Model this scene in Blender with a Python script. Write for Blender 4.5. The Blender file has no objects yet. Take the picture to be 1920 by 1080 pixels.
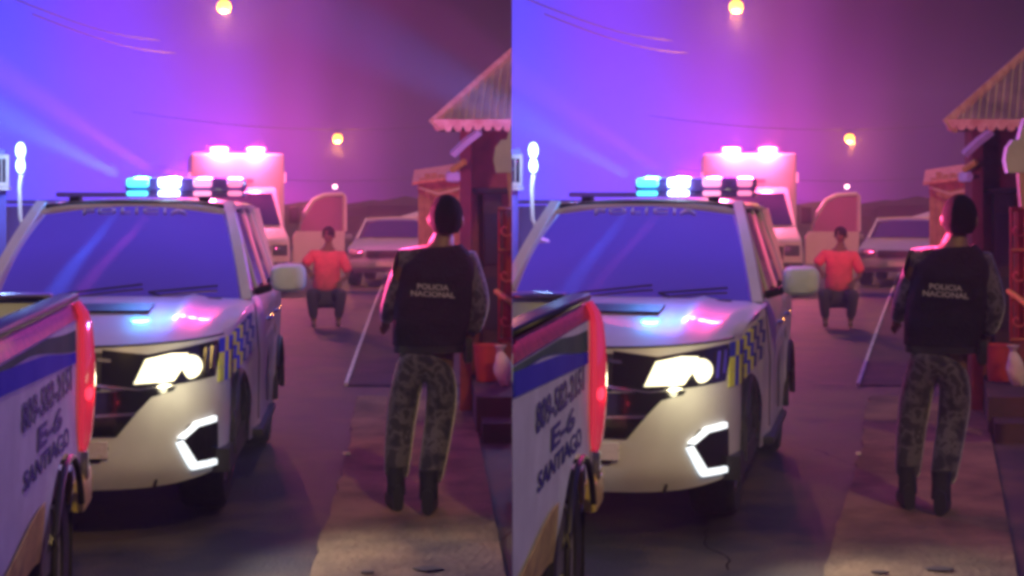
import bpy, bmesh, math, random
from mathutils import Vector, Matrix
R = math.radians
rnd = random.Random(7)
S = bpy.context.scene
COL = S.collection

# ------------------------------------------------------------------ camera, sky, light, exposure
H = 1.7            # eye height
F = 2800.0         # focal length, in widths of a 1920 picture
HZ = 380.0         # row of the horizon
cam_d = bpy.data.cameras.new('camera')
cam = bpy.data.objects.new('camera', cam_d); COL.objects.link(cam)
cam.location = (0, 0, H); cam.rotation_euler = (R(90), 0, 0)
cam_d.sensor_width = 36; cam_d.lens = 36*F/1920; cam_d.shift_y = -(540-HZ)/1920
cam_d.clip_start = 0.05; cam_d.clip_end = 900
S.camera = cam
S.view_settings.view_transform = 'Standard'; S.view_settings.look = 'None'
S.view_settings.exposure = 0.0; S.view_settings.gamma = 1.0
S.view_settings.use_curve_mapping = False
S.render.engine = 'CYCLES'
S.cycles.use_denoising = True
S.cycles.filter_width = 3.9          # soft phone lens
S.cycles.max_bounces = 6; S.cycles.volume_bounces = 0
S.cycles.sample_clamp_indirect = 4.0

w = bpy.data.worlds.new('World'); S.world = w; w.use_nodes = True
nt = w.node_tree; N = nt.nodes; L = nt.links
bg = N['Background']
def nd(t, **k):
    n = N.new(t)
    for a, b in k.items(): setattr(n, a, b)
    return n
def mth(op, a, b=None, c=None, clamp=False):
    n = nd('ShaderNodeMath', operation=op, use_clamp=clamp)
    for i, x in enumerate((a, b, c)):
        if x is None: continue
        if isinstance(x, (int, float)): n.inputs[i].default_value = x
        else: L.new(x, n.inputs[i])
    return n.outputs[0]
def mixc(f, a, b, mode='MIX'):
    n = nd('ShaderNodeMix', data_type='RGBA', blend_type=mode)
    for i, x in ((0, f), (6, a), (7, b)):
        if isinstance(x, (int, float)): n.inputs[i].default_value = x
        elif isinstance(x, tuple): n.inputs[i].default_value = x
        else: L.new(x, n.inputs[i])
    return n.outputs[2]
def ramp(f, stops, interp='EASE'):
    n = nd('ShaderNodeValToRGB'); cr = n.color_ramp; cr.interpolation = interp
    while len(cr.elements) < len(stops): cr.elements.new(0.5)
    for e, (p, c) in zip(cr.elements, stops): e.position = p; e.color = (*c, 1)
    L.new(f, n.inputs[0]); return n.outputs[0]
tc = nd('ShaderNodeTexCoord'); sp = nd('ShaderNodeSeparateXYZ'); L.new(tc.outputs['Generated'], sp.inputs[0])
az = mth('ARCTAN2', sp.outputs[0], sp.outputs[1])
hz = mth('SQRT', mth('ADD', mth('MULTIPLY', sp.outputs[0], sp.outputs[0]), mth('MULTIPLY', sp.outputs[1], sp.outputs[1])))
el = mth('ARCTAN2', sp.outputs[2], hz)
W19 = math.atan(960/F)
# the two night skies, each lit blue on its left and dark on its right
tl = mth('DIVIDE', mth('ADD', az, W19), W19, clamp=True)
tr = mth('DIVIDE', az, W19, clamp=True)
right = mth('GREATER_THAN', az, 0.0)
t = mth('ADD', mth('MULTIPLY', tl, mth('SUBTRACT', 1.0, right)), mth('MULTIPLY', tr, right))
low = ramp(t, [(0.0, (.15, .13, 1.9)), (.22, (.32, .10, 1.9)), (.42, (.56, .065, 1.40)), (.55, (.44, .040, .60)),
               (.66, (.23, .018, .30)), (.80, (.06, .006, .10)), (.92, (.035, .004, .05)), (1.0, (.025, .003, .035))])
high = ramp(t, [(0.0, (.10, .08, 1.25)), (.2, (.24, .05, 1.15)), (.40, (.21, .027, .52)), (.55, (.20, .020, .24)),
                (.70, (.08, .007, .08)), (.85, (.030, .003, .028)), (1.0, (.008, .001, .010))])
fe = nd('ShaderNodeMapRange', interpolation_type='SMOOTHSTEP'); L.new(el, fe.inputs[0])
fe.inputs[1].default_value = 0.03; fe.inputs[2].default_value = 0.14
near = mixc(fe.outputs[0], low, high)
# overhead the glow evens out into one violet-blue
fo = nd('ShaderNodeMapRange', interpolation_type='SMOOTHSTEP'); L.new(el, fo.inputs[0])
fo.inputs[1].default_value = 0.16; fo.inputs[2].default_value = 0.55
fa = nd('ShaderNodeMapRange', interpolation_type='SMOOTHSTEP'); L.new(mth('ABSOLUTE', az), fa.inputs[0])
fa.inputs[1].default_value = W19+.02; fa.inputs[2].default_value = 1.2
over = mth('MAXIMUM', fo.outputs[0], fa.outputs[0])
nz = nd('ShaderNodeTexNoise'); nz.inputs['Scale'].default_value = 3; nz.inputs['Detail'].default_value = 4
L.new(tc.outputs['Generated'], nz.inputs['Vector'])
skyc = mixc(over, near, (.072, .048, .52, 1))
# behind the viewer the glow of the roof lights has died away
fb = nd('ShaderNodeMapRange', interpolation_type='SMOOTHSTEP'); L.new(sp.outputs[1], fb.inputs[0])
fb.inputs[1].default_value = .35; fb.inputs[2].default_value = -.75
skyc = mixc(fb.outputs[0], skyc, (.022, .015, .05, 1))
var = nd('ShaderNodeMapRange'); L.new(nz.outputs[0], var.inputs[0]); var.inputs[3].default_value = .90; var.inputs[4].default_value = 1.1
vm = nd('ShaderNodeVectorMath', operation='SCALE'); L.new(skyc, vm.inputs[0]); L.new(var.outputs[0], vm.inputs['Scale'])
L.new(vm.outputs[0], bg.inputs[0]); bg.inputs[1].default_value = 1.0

HAZE = .0062
def light(kind, name, loc, col, e, parent=None, **k):
    d = bpy.data.lights.new(name, kind); d.color = col; d.energy = e
    for a, b in k.items(): setattr(d, a, b)
    o = bpy.data.objects.new(name, d); COL.objects.link(o); o.location = loc; o.parent = parent
    return o
# dim warm light of the street behind the photographer
sun = light('SUN', 'sun', (0, 0, 20), (1.0, .66, .22), 1.0, angle=R(3))
sun.rotation_euler = (R(50), 0, R(20))

# ------------------------------------------------------------------ helpers
def mat(name, c, rough=.6, metal=0.0, var=0.0, scale=6.0, bump=0.0, bscale=60.0, em=None, es=0.0, spec=.5, c2=None, coat=0.0, ior=None, thr=None):
    m = bpy.data.materials.new(name); m.use_nodes = True
    n = m.node_tree.nodes; l = m.node_tree.links; b = n['Principled BSDF']
    b.inputs['Base Color'].default_value = (*c, 1); b.inputs['Roughness'].default_value = rough
    b.inputs['Metallic'].default_value = metal; b.inputs['Specular IOR Level'].default_value = spec
    b.inputs['Coat Weight'].default_value = coat
    if ior: b.inputs['IOR'].default_value = ior
    if em: b.inputs['Emission Color'].default_value = (*em, 1); b.inputs['Emission Strength'].default_value = es
    t_ = n.new('ShaderNodeTexCoord')
    if var or c2:
        z = n.new('ShaderNodeTexNoise'); z.inputs['Scale'].default_value = scale; z.inputs['Detail'].default_value = 7
        z.inputs['Roughness'].default_value = .62
        l.new(t_.outputs['Object'], z.inputs['Vector'])
        r_ = n.new('ShaderNodeValToRGB'); l.new(z.outputs[0], r_.inputs[0])
        lo, hi = thr or (.32, .68)
        r_.color_ramp.elements[0].position = lo; r_.color_ramp.elements[1].position = hi
        d = c2 if c2 else tuple(x*(1-var) for x in c)
        r_.color_ramp.elements[0].color = (*d, 1)
        r_.color_ramp.elements[1].color = (*(c if c2 else tuple(min(1, x*(1+var*.5)) for x in c)), 1)
        l.new(r_.outputs[0], b.inputs['Base Color'])
        mr = n.new('ShaderNodeMapRange'); l.new(z.outputs[0], mr.inputs[0])
        mr.inputs[3].default_value = min(1, rough*1.25); mr.inputs[4].default_value = rough*.8
        l.new(mr.outputs[0], b.inputs['Roughness'])
    if bump:
        z2 = n.new('ShaderNodeTexNoise'); z2.inputs['Scale'].default_value = bscale; z2.inputs['Detail'].default_value = 5
        l.new(t_.outputs['Object'], z2.inputs['Vector'])
        bp = n.new('ShaderNodeBump'); bp.inputs['Strength'].default_value = bump; bp.inputs['Distance'].default_value = .02
        l.new(z2.outputs[0], bp.inputs['Height']); l.new(bp.outputs[0], b.inputs['Normal'])
    return m

def camo(name, cols, sc):
    m = mat(name, cols[0], .9, spec=.15, bump=.3, bscale=90)
    n = m.node_tree.nodes; l = m.node_tree.links; b = n['Principled BSDF']
    b.inputs['Sheen Weight'].default_value = 1.0; b.inputs['Sheen Roughness'].default_value = .35
    t_ = n.new('ShaderNodeTexCoord'); z = n.new('ShaderNodeTexNoise'); z.inputs['Scale'].default_value = sc
    z.inputs['Detail'].default_value = 4; l.new(t_.outputs['Object'], z.inputs['Vector'])
    r_ = n.new('ShaderNodeValToRGB'); r_.color_ramp.interpolation = 'CONSTANT'
    st = [0, .43, .50, .58]
    while len(r_.color_ramp.elements) < 4: r_.color_ramp.elements.new(.5)
    for e, p, c in zip(r_.color_ramp.elements, st, cols): e.position = p; e.color = (*c, 1)
    l.new(z.outputs[0], r_.inputs[0]); l.new(r_.outputs[0], b.inputs['Base Color'])
    return m

M = dict(
 asphalt=mat('asphalt', (.022, .021, .026), .62, var=.5, scale=1.1, bump=.6, bscale=55, c2=(.095, .070, .045), thr=(.38, .56)),
 concrete=mat('concrete', (.25, .165, .085), .9, c2=(.085, .052, .032), scale=1.5, bump=.9, bscale=30, thr=(.36, .62)),
 dirt=mat('dirt', (.034, .022, .022), .95, c2=(.018, .012, .012), scale=5, bump=.8, bscale=40),
 redpave=mat('red_pavement', (.085, .035, .038), .85, c2=(.035, .028, .030), scale=3, bump=.4),
 kerb=mat('kerb_paint', (.70, .68, .66), .7, var=.35, scale=14, bump=.3),
 kerbgrey=mat('kerb_stone', (.16, .12, .09), .85, var=.5, scale=9, bump=.5),
 paint=mat('white_paint', (.66, .66, .64), .30, var=.10, scale=3.2, coat=.6),
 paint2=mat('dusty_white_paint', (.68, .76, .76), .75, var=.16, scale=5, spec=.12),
 silver=mat('grey_paint', (.30, .30, .34), .35, var=.15, scale=4, coat=.5),
 trim=mat('black_plastic', (.018, .018, .020), .45, var=.3, scale=20),
 gloss=mat('gloss_black', (.010, .010, .012), .15, coat=.5),
 glass=mat('glare_tint_glass', (.78, .62, .95), .06, metal=.95),  # mirror finish and violet tint stand in for glare over the windscreen
 sideglass=mat('tinted_glass', (.10, .08, .16), .08, metal=.75),
 chrome=mat('chrome', (.75, .72, .66), .18, metal=1.0, var=.15, scale=12),
 tyre=mat('tyre_rubber', (.018, .018, .018), .85, var=.4, scale=25, bump=.4),
 rim=mat('alloy_rim', (.34, .34, .36), .3, metal=.9),
 navy=mat('navy_print', (.020, .030, .26), .7, var=.15, scale=10),
 blue=mat('blue_print', (.04, .06, .62), .8, spec=.1, var=.12, scale=5),
 green=mat('grey_green_print', (.06, .15, .12), .8, spec=.1, var=.2, scale=4),
 lime=mat('lime_print', (.75, .80, .10), .4, var=.15, scale=10),
 redtape=mat('red_tape', (.55, .03, .05), .3, c2=(.26, .02, .04), scale=26),
 redlamp=mat('red_lamp_lens', (.65, .02, .03), .15, em=(1, .05, .12), es=.42, coat=1),
 lit=mat('lit_headlight', (.9, .9, .8), .3, em=(1, .90, .58), es=1.7),
 drl=mat('lit_light_strip', (.9, .9, .9), .3, em=(.84, .94, 1), es=1.4),
 cyan=mat('lit_cyan_led', (.3, .8, .9), .3, em=(.06, .75, .92), es=2.0),
 icew=mat('lit_blue_white_led', (.6, .8, .9), .3, em=(.55, .78, 1.0), es=9),
 pinkw=mat('lit_pink_led', (.9, .6, .7), .3, em=(1, .30, .60), es=1.5),
 rose=mat('lit_rose_led', (.9, .5, .6), .3, em=(1, .22, .50), es=1.3),
 amber=mat('lit_amber_lamp', (1, .7, .3), .3, em=(1, .40, .05), es=5),
 cold=mat('lit_cold_lamp', (.8, .9, 1), .3, em=(.55, .88, 1.0), es=3),
 tinyl=mat('lit_small_lamp', (1, .8, .8), .3, em=(1, .5, .6), es=7),
 bluelens=mat('blue_lamp_lens', (.03, .05, .45), .2, coat=1),
 barcase=mat('light_bar_case', (.16, .10, .42), .25, coat=1),
 yellowglint=mat('yellow_glint_chrome', (.90, .66, .20), .38, metal=.3, var=.5, scale=7),  # yellow reflected light put into the chrome's colour
 rose2=mat('lit_roof_lamp', (.9, .4, .6), .3, em=(1, .20, .50), es=.9),
 roseboard=mat('rose_board', (.5, .25, .30), .5),
 dim=mat('faded_cloth', (.07, .05, .08), .9),
 clear=mat('clear_lens', (.10, .11, .13), .08, coat=1),
 skin=mat('skin', (.20, .105, .065), .55, var=.12, scale=12),
 hair=mat('hair', (.009, .008, .008), .95, spec=.1, bump=.6, bscale=150),
 vest=mat('vest_cloth', (.012, .011, .020), .92, var=.35, scale=9, spec=.2, bump=.6, bscale=60),
 boot=mat('boot_leather', (.012, .012, .018), .5),
 vestprint=mat('pale_print', (.42, .38, .42), .8, var=.25, scale=40),
 redshirt=mat('red_shirt', (.85, .13, .17), .85, var=.2, scale=9, bump=.4, bscale=40),
 dark=mat('dark_cloth', (.018, .014, .022), .9),
 redwall=mat('red_wall', (.30, .055, .045), .85, c2=(.14, .03, .032), scale=3, bump=.5, bscale=25),
 redgate=mat('red_gate_paint', (.40, .020, .020), .5, c2=(.20, .012, .014), scale=14),
 darkwood=mat('dark_wood', (.045, .022, .020), .8, var=.4, scale=7, bump=.4),
 zinc=mat('zinc_sheet', (.62, .46, .38), .6, metal=.0, var=.35, scale=3, bump=.25, bscale=12),
 fascia=mat('red_fascia', (.74, .40, .32), .7, c2=(.50, .18, .14), scale=12),
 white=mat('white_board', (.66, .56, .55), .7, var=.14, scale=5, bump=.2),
 yellow=mat('yellow_paint', (.75, .45, .05), .5, var=.2, scale=20),
 board=mat('tan_board', (.42, .24, .15), .85, var=.35, scale=7, bump=.3),
 glowblue=mat('blue_glow_wall', (.17, .15, .70), .85, var=.2, scale=1.6, bump=.3),  # blue of the surrounding glow put into the wall colour
 metalpole=mat('galvanised_pole', (.035, .030, .036), .6, var=.3, scale=10),
 cable=mat('cable_sheath', (.16, .13, .20), .6),
 farwall=mat('far_wall', (.06, .04, .10), .9, var=.3, scale=1),
 leaf=mat('leaf', (.035, .055, .03), .8),
 bark=mat('bark', (.06, .045, .04), .9),
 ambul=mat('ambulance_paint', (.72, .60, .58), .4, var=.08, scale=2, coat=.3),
 camo=camo('camouflage_cloth', [(.030, .028, .044), (.064, .058, .080), (.120, .108, .140), (.044, .040, .056)], 13),
)

class MB:
    def __init__(s): s.v = []; s.f = []
    def quad(s, a, b, c, d): s.poly((a, b, c, d))
    def poly(s, pts):
        i = len(s.v); s.v += [tuple(p) for p in pts]; s.f.append(tuple(range(i, i+len(pts))))
    def grid(s, g, closed=False):
        i = len(s.v); r = len(g); c = len(g[0])
        for row in g: s.v += [tuple(p) for p in row]
        for a in range(r-1):
            for b in range(c if closed else c-1):
                b2 = (b+1) % c
                s.f.append((i+a*c+b, i+a*c+b2, i+(a+1)*c+b2, i+(a+1)*c+b))
    def box(s, x0, x1, y0, y1, z0, z1, bev=0.0):
        if bev:
            x0, x1 = sorted((x0, x1)); y0, y1 = sorted((y0, y1)); z0, z1 = sorted((z0, z1)); e = min(bev, (x1-x0)/2.1, (y1-y0)/2.1, (z1-z0)/2.1)
            bm = bmesh.new(); bmesh.ops.create_cube(bm, size=1)
            for v in bm.verts: v.co = Vector(((x0+x1)/2+v.co.x*(x1-x0), (y0+y1)/2+v.co.y*(y1-y0), (z0+z1)/2+v.co.z*(z1-z0)))
            bmesh.ops.bevel(bm, geom=bm.edges[:], offset=e, segments=2, affect='EDGES', profile=.6)
            i = len(s.v); bm.verts.ensure_lookup_table(); s.v += [tuple(v.co) for v in bm.verts]
            s.f += [tuple(i+v.index for v in f.verts) for f in bm.faces]; bm.free(); return
        i = len(s.v)
        s.v += [(x, y, z) for z in (z0, z1) for y in (y0, y1) for x in (x0, x1)]
        for f in ((0, 2, 3, 1), (4, 5, 7, 6), (0, 1, 5, 4), (2, 6, 7, 3), (0, 4, 6, 2), (1, 3, 7, 5)): s.f.append(tuple(i+q for q in f))
    def prism(s, pts, d):           # closed outline extruded along vector d
        pts = [Vector(p) for p in pts]; d = Vector(d); n = len(pts); i = len(s.v)
        s.v += [tuple(p) for p in pts]+[tuple(p+d) for p in pts]
        s.f.append(tuple(range(i, i+n))); s.f.append(tuple(range(i+2*n-1, i+n-1, -1)))
        for a in range(n): b = (a+1) % n; s.f.append((i+a, i+n+a, i+n+b, i+b))
    def tube(s, pts, r, n=8):
        pts = [Vector(p) for p in pts]; rings = []
        rr = r if isinstance(r, (list, tuple)) else [r]*len(pts)
        for k, p in enumerate(pts):
            t_ = (pts[min(k+1, len(pts)-1)]-pts[max(k-1, 0)]).normalized()
            a = t_.cross(Vector((0, 0, 1)) if abs(t_.z) < .9 else Vector((1, 0, 0))).normalized(); b = t_.cross(a)
            rings.append([p+(a*math.cos(q*2*math.pi/n)+b*math.sin(q*2*math.pi/n))*rr[k] for q in range(n)])
        i = len(s.v); s.grid(rings, True)
        s.f.append(tuple(range(i+n-1, i-1, -1))); j = i+n*(len(pts)-1); s.f.append(tuple(range(j, j+n)))
    def lathe(s, prof, c, axis='Z', n=24, sy=1.0):  # prof: (radius, height)
        rings = []
        for r_, h_ in prof:
            ring = []
            for q in range(n):
                a = q*2*math.pi/n; x, y = r_*math.cos(a), r_*math.sin(a)*sy
                if axis == 'Z': p = (x, y, h_)
                elif axis == 'X': p = (h_, x, y)
                else: p = (x, h_, y)
                ring.append((c[0]+p[0], c[1]+p[1], c[2]+p[2]))
            rings.append(ring)
        s.grid(rings, True)
    def ball(s, c, r_, n=12, m=8, sc=(1, 1, 1)):
        i = len(s.v)
        g = [[(c[0]+sc[0]*r_*math.sin(math.pi*a/m)*math.cos(2*math.pi*b/n), c[1]+sc[1]*r_*math.sin(math.pi*a/m)*math.sin(2*math.pi*b/n), c[2]+sc[2]*r_*math.cos(math.pi*a/m)) for b in range(n)] for a in range(m+1)]
        s.grid(g, True)
    def build(s, name, m, parent=None, smooth=True, bev=0, sol=0, weld=True):
        me = bpy.data.meshes.new(name); me.from_pydata(s.v, [], s.f)
        bm = bmesh.new(); bm.from_mesh(me)
        if weld: bmesh.ops.remove_doubles(bm, verts=bm.verts, dist=1e-5)
        if sol: bmesh.ops.solidify(bm, geom=bm.faces[:], thickness=sol)
        bmesh.ops.recalc_face_normals(bm, faces=bm.faces)
        for f in bm.faces: f.smooth = smooth
        if smooth:
            for e in bm.edges:
                if len(e.link_faces) == 2 and e.calc_face_angle(0) > R(38): e.smooth = False
        bm.to_mesh(me); bm.free(); me.materials.append(M[m])
        o = bpy.data.objects.new(name, me); COL.objects.link(o); o.parent = parent
        return o

HALF = ['left half', 'right half']
HALF_OF = {}
def thing(name, label, cat, k, u=None, Y=None, yaw=0.0, z=0.0, loc=None, rot=None, group=None):
    """yaw is measured from the sight line at (u, Y), so each street shows the same side"""
    o = bpy.data.objects.new(name, None); COL.objects.link(o); o.empty_display_size = .1
    if loc is None:
        x = (u-960+960*k)/F*Y; o.location = (x, Y, z); o.rotation_euler = (0, 0, yaw-math.atan2(x, Y))
    else:
        o.location = loc; o.rotation_euler = (0, 0, rot or 0)
    o['label'] = f'{label}, {HALF[k]}'; o['category'] = cat
    if group: o['group'] = group
    HALF_OF[o.name] = k
    return o
def solo(o, label, cat, k, group=None):
    o['label'] = f'{label}, {HALF[k]}'; o['category'] = cat
    if group: o['group'] = group
    HALF_OF[o.name] = k; return o
def ground(k, u, v, z=0.0):
    Y = (H-z)*F/(v-HZ); return Vector(((u-960+960*k)/F*Y, Y, z))
def at(k, u, v, Y):
    return Vector(((u-960+960*k)/F*Y, Y, H-(v-HZ)/F*Y))

def text(body, size, name, m, parent, mtx, extrude=.002, sx=1.0, warp=None, bold=0.0, space=1.0):
    c = bpy.data.curves.new(name, 'FONT'); c.body = body; c.size = size; c.extrude = extrude; c.align_x = 'CENTER'; c.align_y = 'CENTER'
    c.offset = bold; c.space_character = space; c.resolution_u = 3
    t_ = bpy.data.objects.new(name, c); COL.objects.link(t_)
    dg = bpy.context.evaluated_depsgraph_get(); me = bpy.data.meshes.new_from_object(t_.evaluated_get(dg))
    bpy.data.objects.remove(t_)
    for v in me.vertices:
        p = Vector((v.co.x*sx, v.co.y, v.co.z))
        v.co = warp(p) if warp else mtx @ p
    me.materials.clear(); me.materials.append(M[m])
    o = bpy.data.objects.new(name, me); COL.objects.link(o); o.parent = parent
    return o

def skin(name, verts, edges, radii, m, parent, levels=2, root=0):
    me = bpy.data.meshes.new(name); me.from_pydata(verts, edges, [])
    o = bpy.data.objects.new(name, me); COL.objects.link(o)
    o.modifiers.new('s', 'SKIN').use_smooth_shade = True
    sv = me.skin_vertices[0].data
    for i, r_ in enumerate(radii):
        sv[i].radius = r_ if isinstance(r_, tuple) else (r_, r_)
        sv[i].use_root = (i == root)
    ss = o.modifiers.new('d', 'SUBSURF'); ss.levels = levels; ss.render_levels = levels
    dg = bpy.context.evaluated_depsgraph_get(); me2 = bpy.data.meshes.new_from_object(o.evaluated_get(dg))
    bpy.data.objects.remove(o); me2.materials.clear(); me2.materials.append(M[m]); me2.name = name
    for p in me2.polygons: p.use_smooth = True
    o = bpy.data.objects.new(name, me2); COL.objects.link(o); o.parent = parent
    return o

def wheel(parent, x, y, r_, out, share={}):
    """wheel > tyre, rim; axle along x, outer face towards out"""
    key = round(r_, 3)
    e = bpy.data.objects.new('wheel', None); COL.objects.link(e); e.parent = parent; e.location = (x, y, r_); e.empty_display_size = .1
    e.rotation_euler = (0, 0, 0 if out > 0 else math.pi)
    if key not in share:
        b = MB(); b.lathe([(r_*.62, .09), (r_*.66, .115), (r_*.93, .12), (r_*.985, .10), (r_, .06), (r_, -.06), (r_*.985, -.10), (r_*.93, -.12), (r_*.62, -.11), (r_*.62, .09)], (0, 0, 0), 'X', 32)
        ty = b.build('tyre', 'tyre', e)
        b = MB(); b.lathe([(r_*.62, .09), (r_*.60, .105), (r_*.56, .10), (r_*.54, .04), (0.001, .03)], (0, 0, 0), 'X', 32)
        b.lathe([(r_*.14, .03), (r_*.14, .085), (0.001, .09)], (0, 0, 0), 'X', 16)
        for q in range(6):
            a = q*math.pi/3; ca, sa = math.cos(a), math.sin(a); wd = .035
            P = lambda rr, w_, xx: (xx, rr*ca-w_*sa, rr*sa+w_*ca)
            b.prism([P(.03, -wd, .045), P(r_*.58, -wd*1.2, .055), P(r_*.58, wd*1.2, .055), P(.03, wd, .045)], (.035, 0, 0))
        ri = b.build('rim', 'rim', e)
        share[key] = (ty.data, ri.data)
    else:
        for nm, d in zip(('tyre', 'rim'), share[key]):
            o = bpy.data.objects.new(nm, d); COL.objects.link(o); o.parent = e
    return e

def stone(o): o['kind'] = 'structure'; return o

# ------------------------------------------------------------------ ground of both streets
b = MB(); n_ = 40
b.quad((-400, -30, -.004), (400, -30, -.004), (400, 700, -.004), (-400, 700, -.004))
stone(b.build('ground', 'dirt'))
b = MB(); b.quad((-12, -12, 0), (12+4, -12, 0), (60, 140, 0), (-60, 140, 0)); stone(b.build('road', 'asphalt'))

rc = random.Random(3)
b = MB()
for (x, y, a, ln) in ((-1.2, 7.2, .3, 2.2), (-.9, 9.5, 1.7, 2.6), (-2.3, 6.9, 1.2, 1.2), (1.6, 7.3, .5, 2.0), (2.2, 9.6, 1.9, 2.4), (1.0, 6.9, 1.5, 1.0), (-.8, 12.5, 1.6, 3), (3.4, 12.0, 1.5, 3)):
    p = Vector((x, y, .0045)); L1, R1 = [], []
    for i in range(int(ln/.09)):
        a += rc.uniform(-.45, .45); d = Vector((math.cos(a), math.sin(a), 0)); q = Vector((-d.y, d.x, 0))*rc.uniform(.0015, .004)
        L1.append(p+q); R1.append(p-q); p = p+d*.09
    b.grid([L1, R1])
o_ = b.build('road_cracks', 'gloss', smooth=False); o_['kind'] = 'stuff'
def edge_line(k, px, z): return [ground(k, u, v, z) for u, v in px]
def strip(name, m, k, L_, R_, z, depth):
    """a raised slab between two lines of ground points"""
    b = MB()
    def dense(P, n=44):
        out = []
        for i in range(n+1):
            t_ = i/n*(len(P)-1); j = min(int(t_), len(P)-2); f_ = t_-j
            out.append(P[j].lerp(P[j+1], f_))
        return out
    A, B = dense(L_), dense(R_)
    if m == 'concrete': A = [p+Vector((rnd.uniform(-.014, .014), 0, 0)) for p in A]
    top = [[a.lerp(c, j/8)+Vector((0, 0, .004*math.sin(i*1.7+j*2.3))) for j in range(9)] for i, (a, c) in enumerate(zip(A, B))]
    b.grid(top)
    d = Vector((0, 0, -depth))
    b.grid([[p[0]+d for p in top], [p[0] for p in top]]); b.grid([[p[-1] for p in top], [p[-1]+d for p in top]])
    b.grid([[p+d for p in top[0]], list(top[0])]); b.grid([list(top[-1]), [p+d for p in top[-1]]])
    o = stone(b.build(name, m)); HALF_OF[o.name] = k
    return o, A

for k in (0, 1):
    z = .025
    l_ = edge_line(k, [(560, 1250), (578, 1120), (600, 1010), (640, 890), (657, 830), (664, 770), (672, 742)], z)
    r_ = edge_line(k, [(985, 1250), (955, 1120), (935, 1010), (912, 890), (900, 830), (890, 770), (886, 742)], z)
    o, A = strip('pavement', 'concrete', k, l_, r_, z, .08)
    # red raised pavement further up the street, with a white painted kerb
    z = .012
    l_ = edge_line(k, [(652, 722), (678, 645), (702, 577), (730, 505), (752, 440), (762, 410)], z)
    r_ = edge_line(k, [(890, 722), (880, 645), (868, 577), (850, 505), (830, 440), (822, 410)], z)
    o, A = strip('pavement', 'redpave', k, l_, r_, z, .07)
    for i, (a, c) in enumerate(zip(A[:-1], A[1:])):
        if i > 26: break
        b = MB(); q = a.lerp(c, .985); d = Vector((-.032, 0, 0))
        e = Vector((0, 0, .010)); b.prism([a+d-e, q+d-e, q-e, a-e], (0, 0, .030))
        s_ = b.build('kerb_stone', 'kerb', o)

# ------------------------------------------------------------------ police SUV
HW = .79
NW = .70
def P_(x):  # plan curve of the nose
    a = min(1, abs(x)/NW); return .62*(1-(1-a**2.7)**(1/2.0))
def Q_(z):  # side curve of the nose
    return .10*max(0, (z-.62)/.4)**1.6 + .06*max(0, (.42-z)/.15)**2
def zt(x): return .985+.035*(abs(x)/.8)**2
def nose(x, z, off=0.0):
    e = .004; dx = (P_(x+e)-P_(x-e))/(2*e); dz = (Q_(z+e)-Q_(z-e))/(2*e)
    n = Vector((dx, -1, dz)).normalized(); n = Vector((dx, -1, dz)).normalized() if n.y < 0 else -n
    return Vector((x, P_(x)+Q_(z), z))+n*off
def patch(poly, off, name, m, parent, thick=.02, smooth=True):
    """solid plate of outline poly (x,z) that follows the nose"""
    me = bmesh.new(); vs = [me.verts.new((x, 0, z)) for x, z in poly]; me.faces.new(vs)
    for it in range(14):     # cut into columns and rows so that it bends
        x = -.8+it*1.6/13; bmesh.ops.bisect_plane(me, geom=me.verts[:]+me.edges[:]+me.faces[:], plane_co=(x, 0, 0), plane_no=(1, 0, 0))
    for it in range(8):
        bmesh.ops.bisect_plane(me, geom=me.verts[:]+me.edges[:]+me.faces[:], plane_co=(0, 0, .3+it*.1), plane_no=(0, 0, 1))
    for it in range(10):
        x = .25+it*.05+.01
        for s_ in (1, -1): bmesh.ops.bisect_plane(me, geom=me.verts[:]+me.edges[:]+me.faces[:], plane_co=(x*s_, 0, 0), plane_no=(1, 0, 0))
    front = {v: nose(v.co.x, v.co.z, off) for v in me.verts}; back = {v: nose(v.co.x, v.co.z, off-thick) for v in me.verts}
    b = MB(); idx = {}
    for v in front: idx[v] = len(b.v); b.v.append(tuple(front[v]))
    n = len(b.v)
    for v in front: b.v.append(tuple(back[v]))
    for f in me.faces: t_ = [idx[v] for v in f.verts]; b.f.append(tuple(t_)); b.f.append(tuple(n+q for q in reversed(t_)))
    for e in me.edges:
        if len(e.link_faces) == 1: i, j = idx[e.verts[0]], idx[e.verts[1]]; b.f.append((i, j, n+j, n+i))
    me.free()
    return b.build(name, m, parent, smooth=smooth)
def mir(p, s): return [(x*s, z) for x, z in p]

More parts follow.
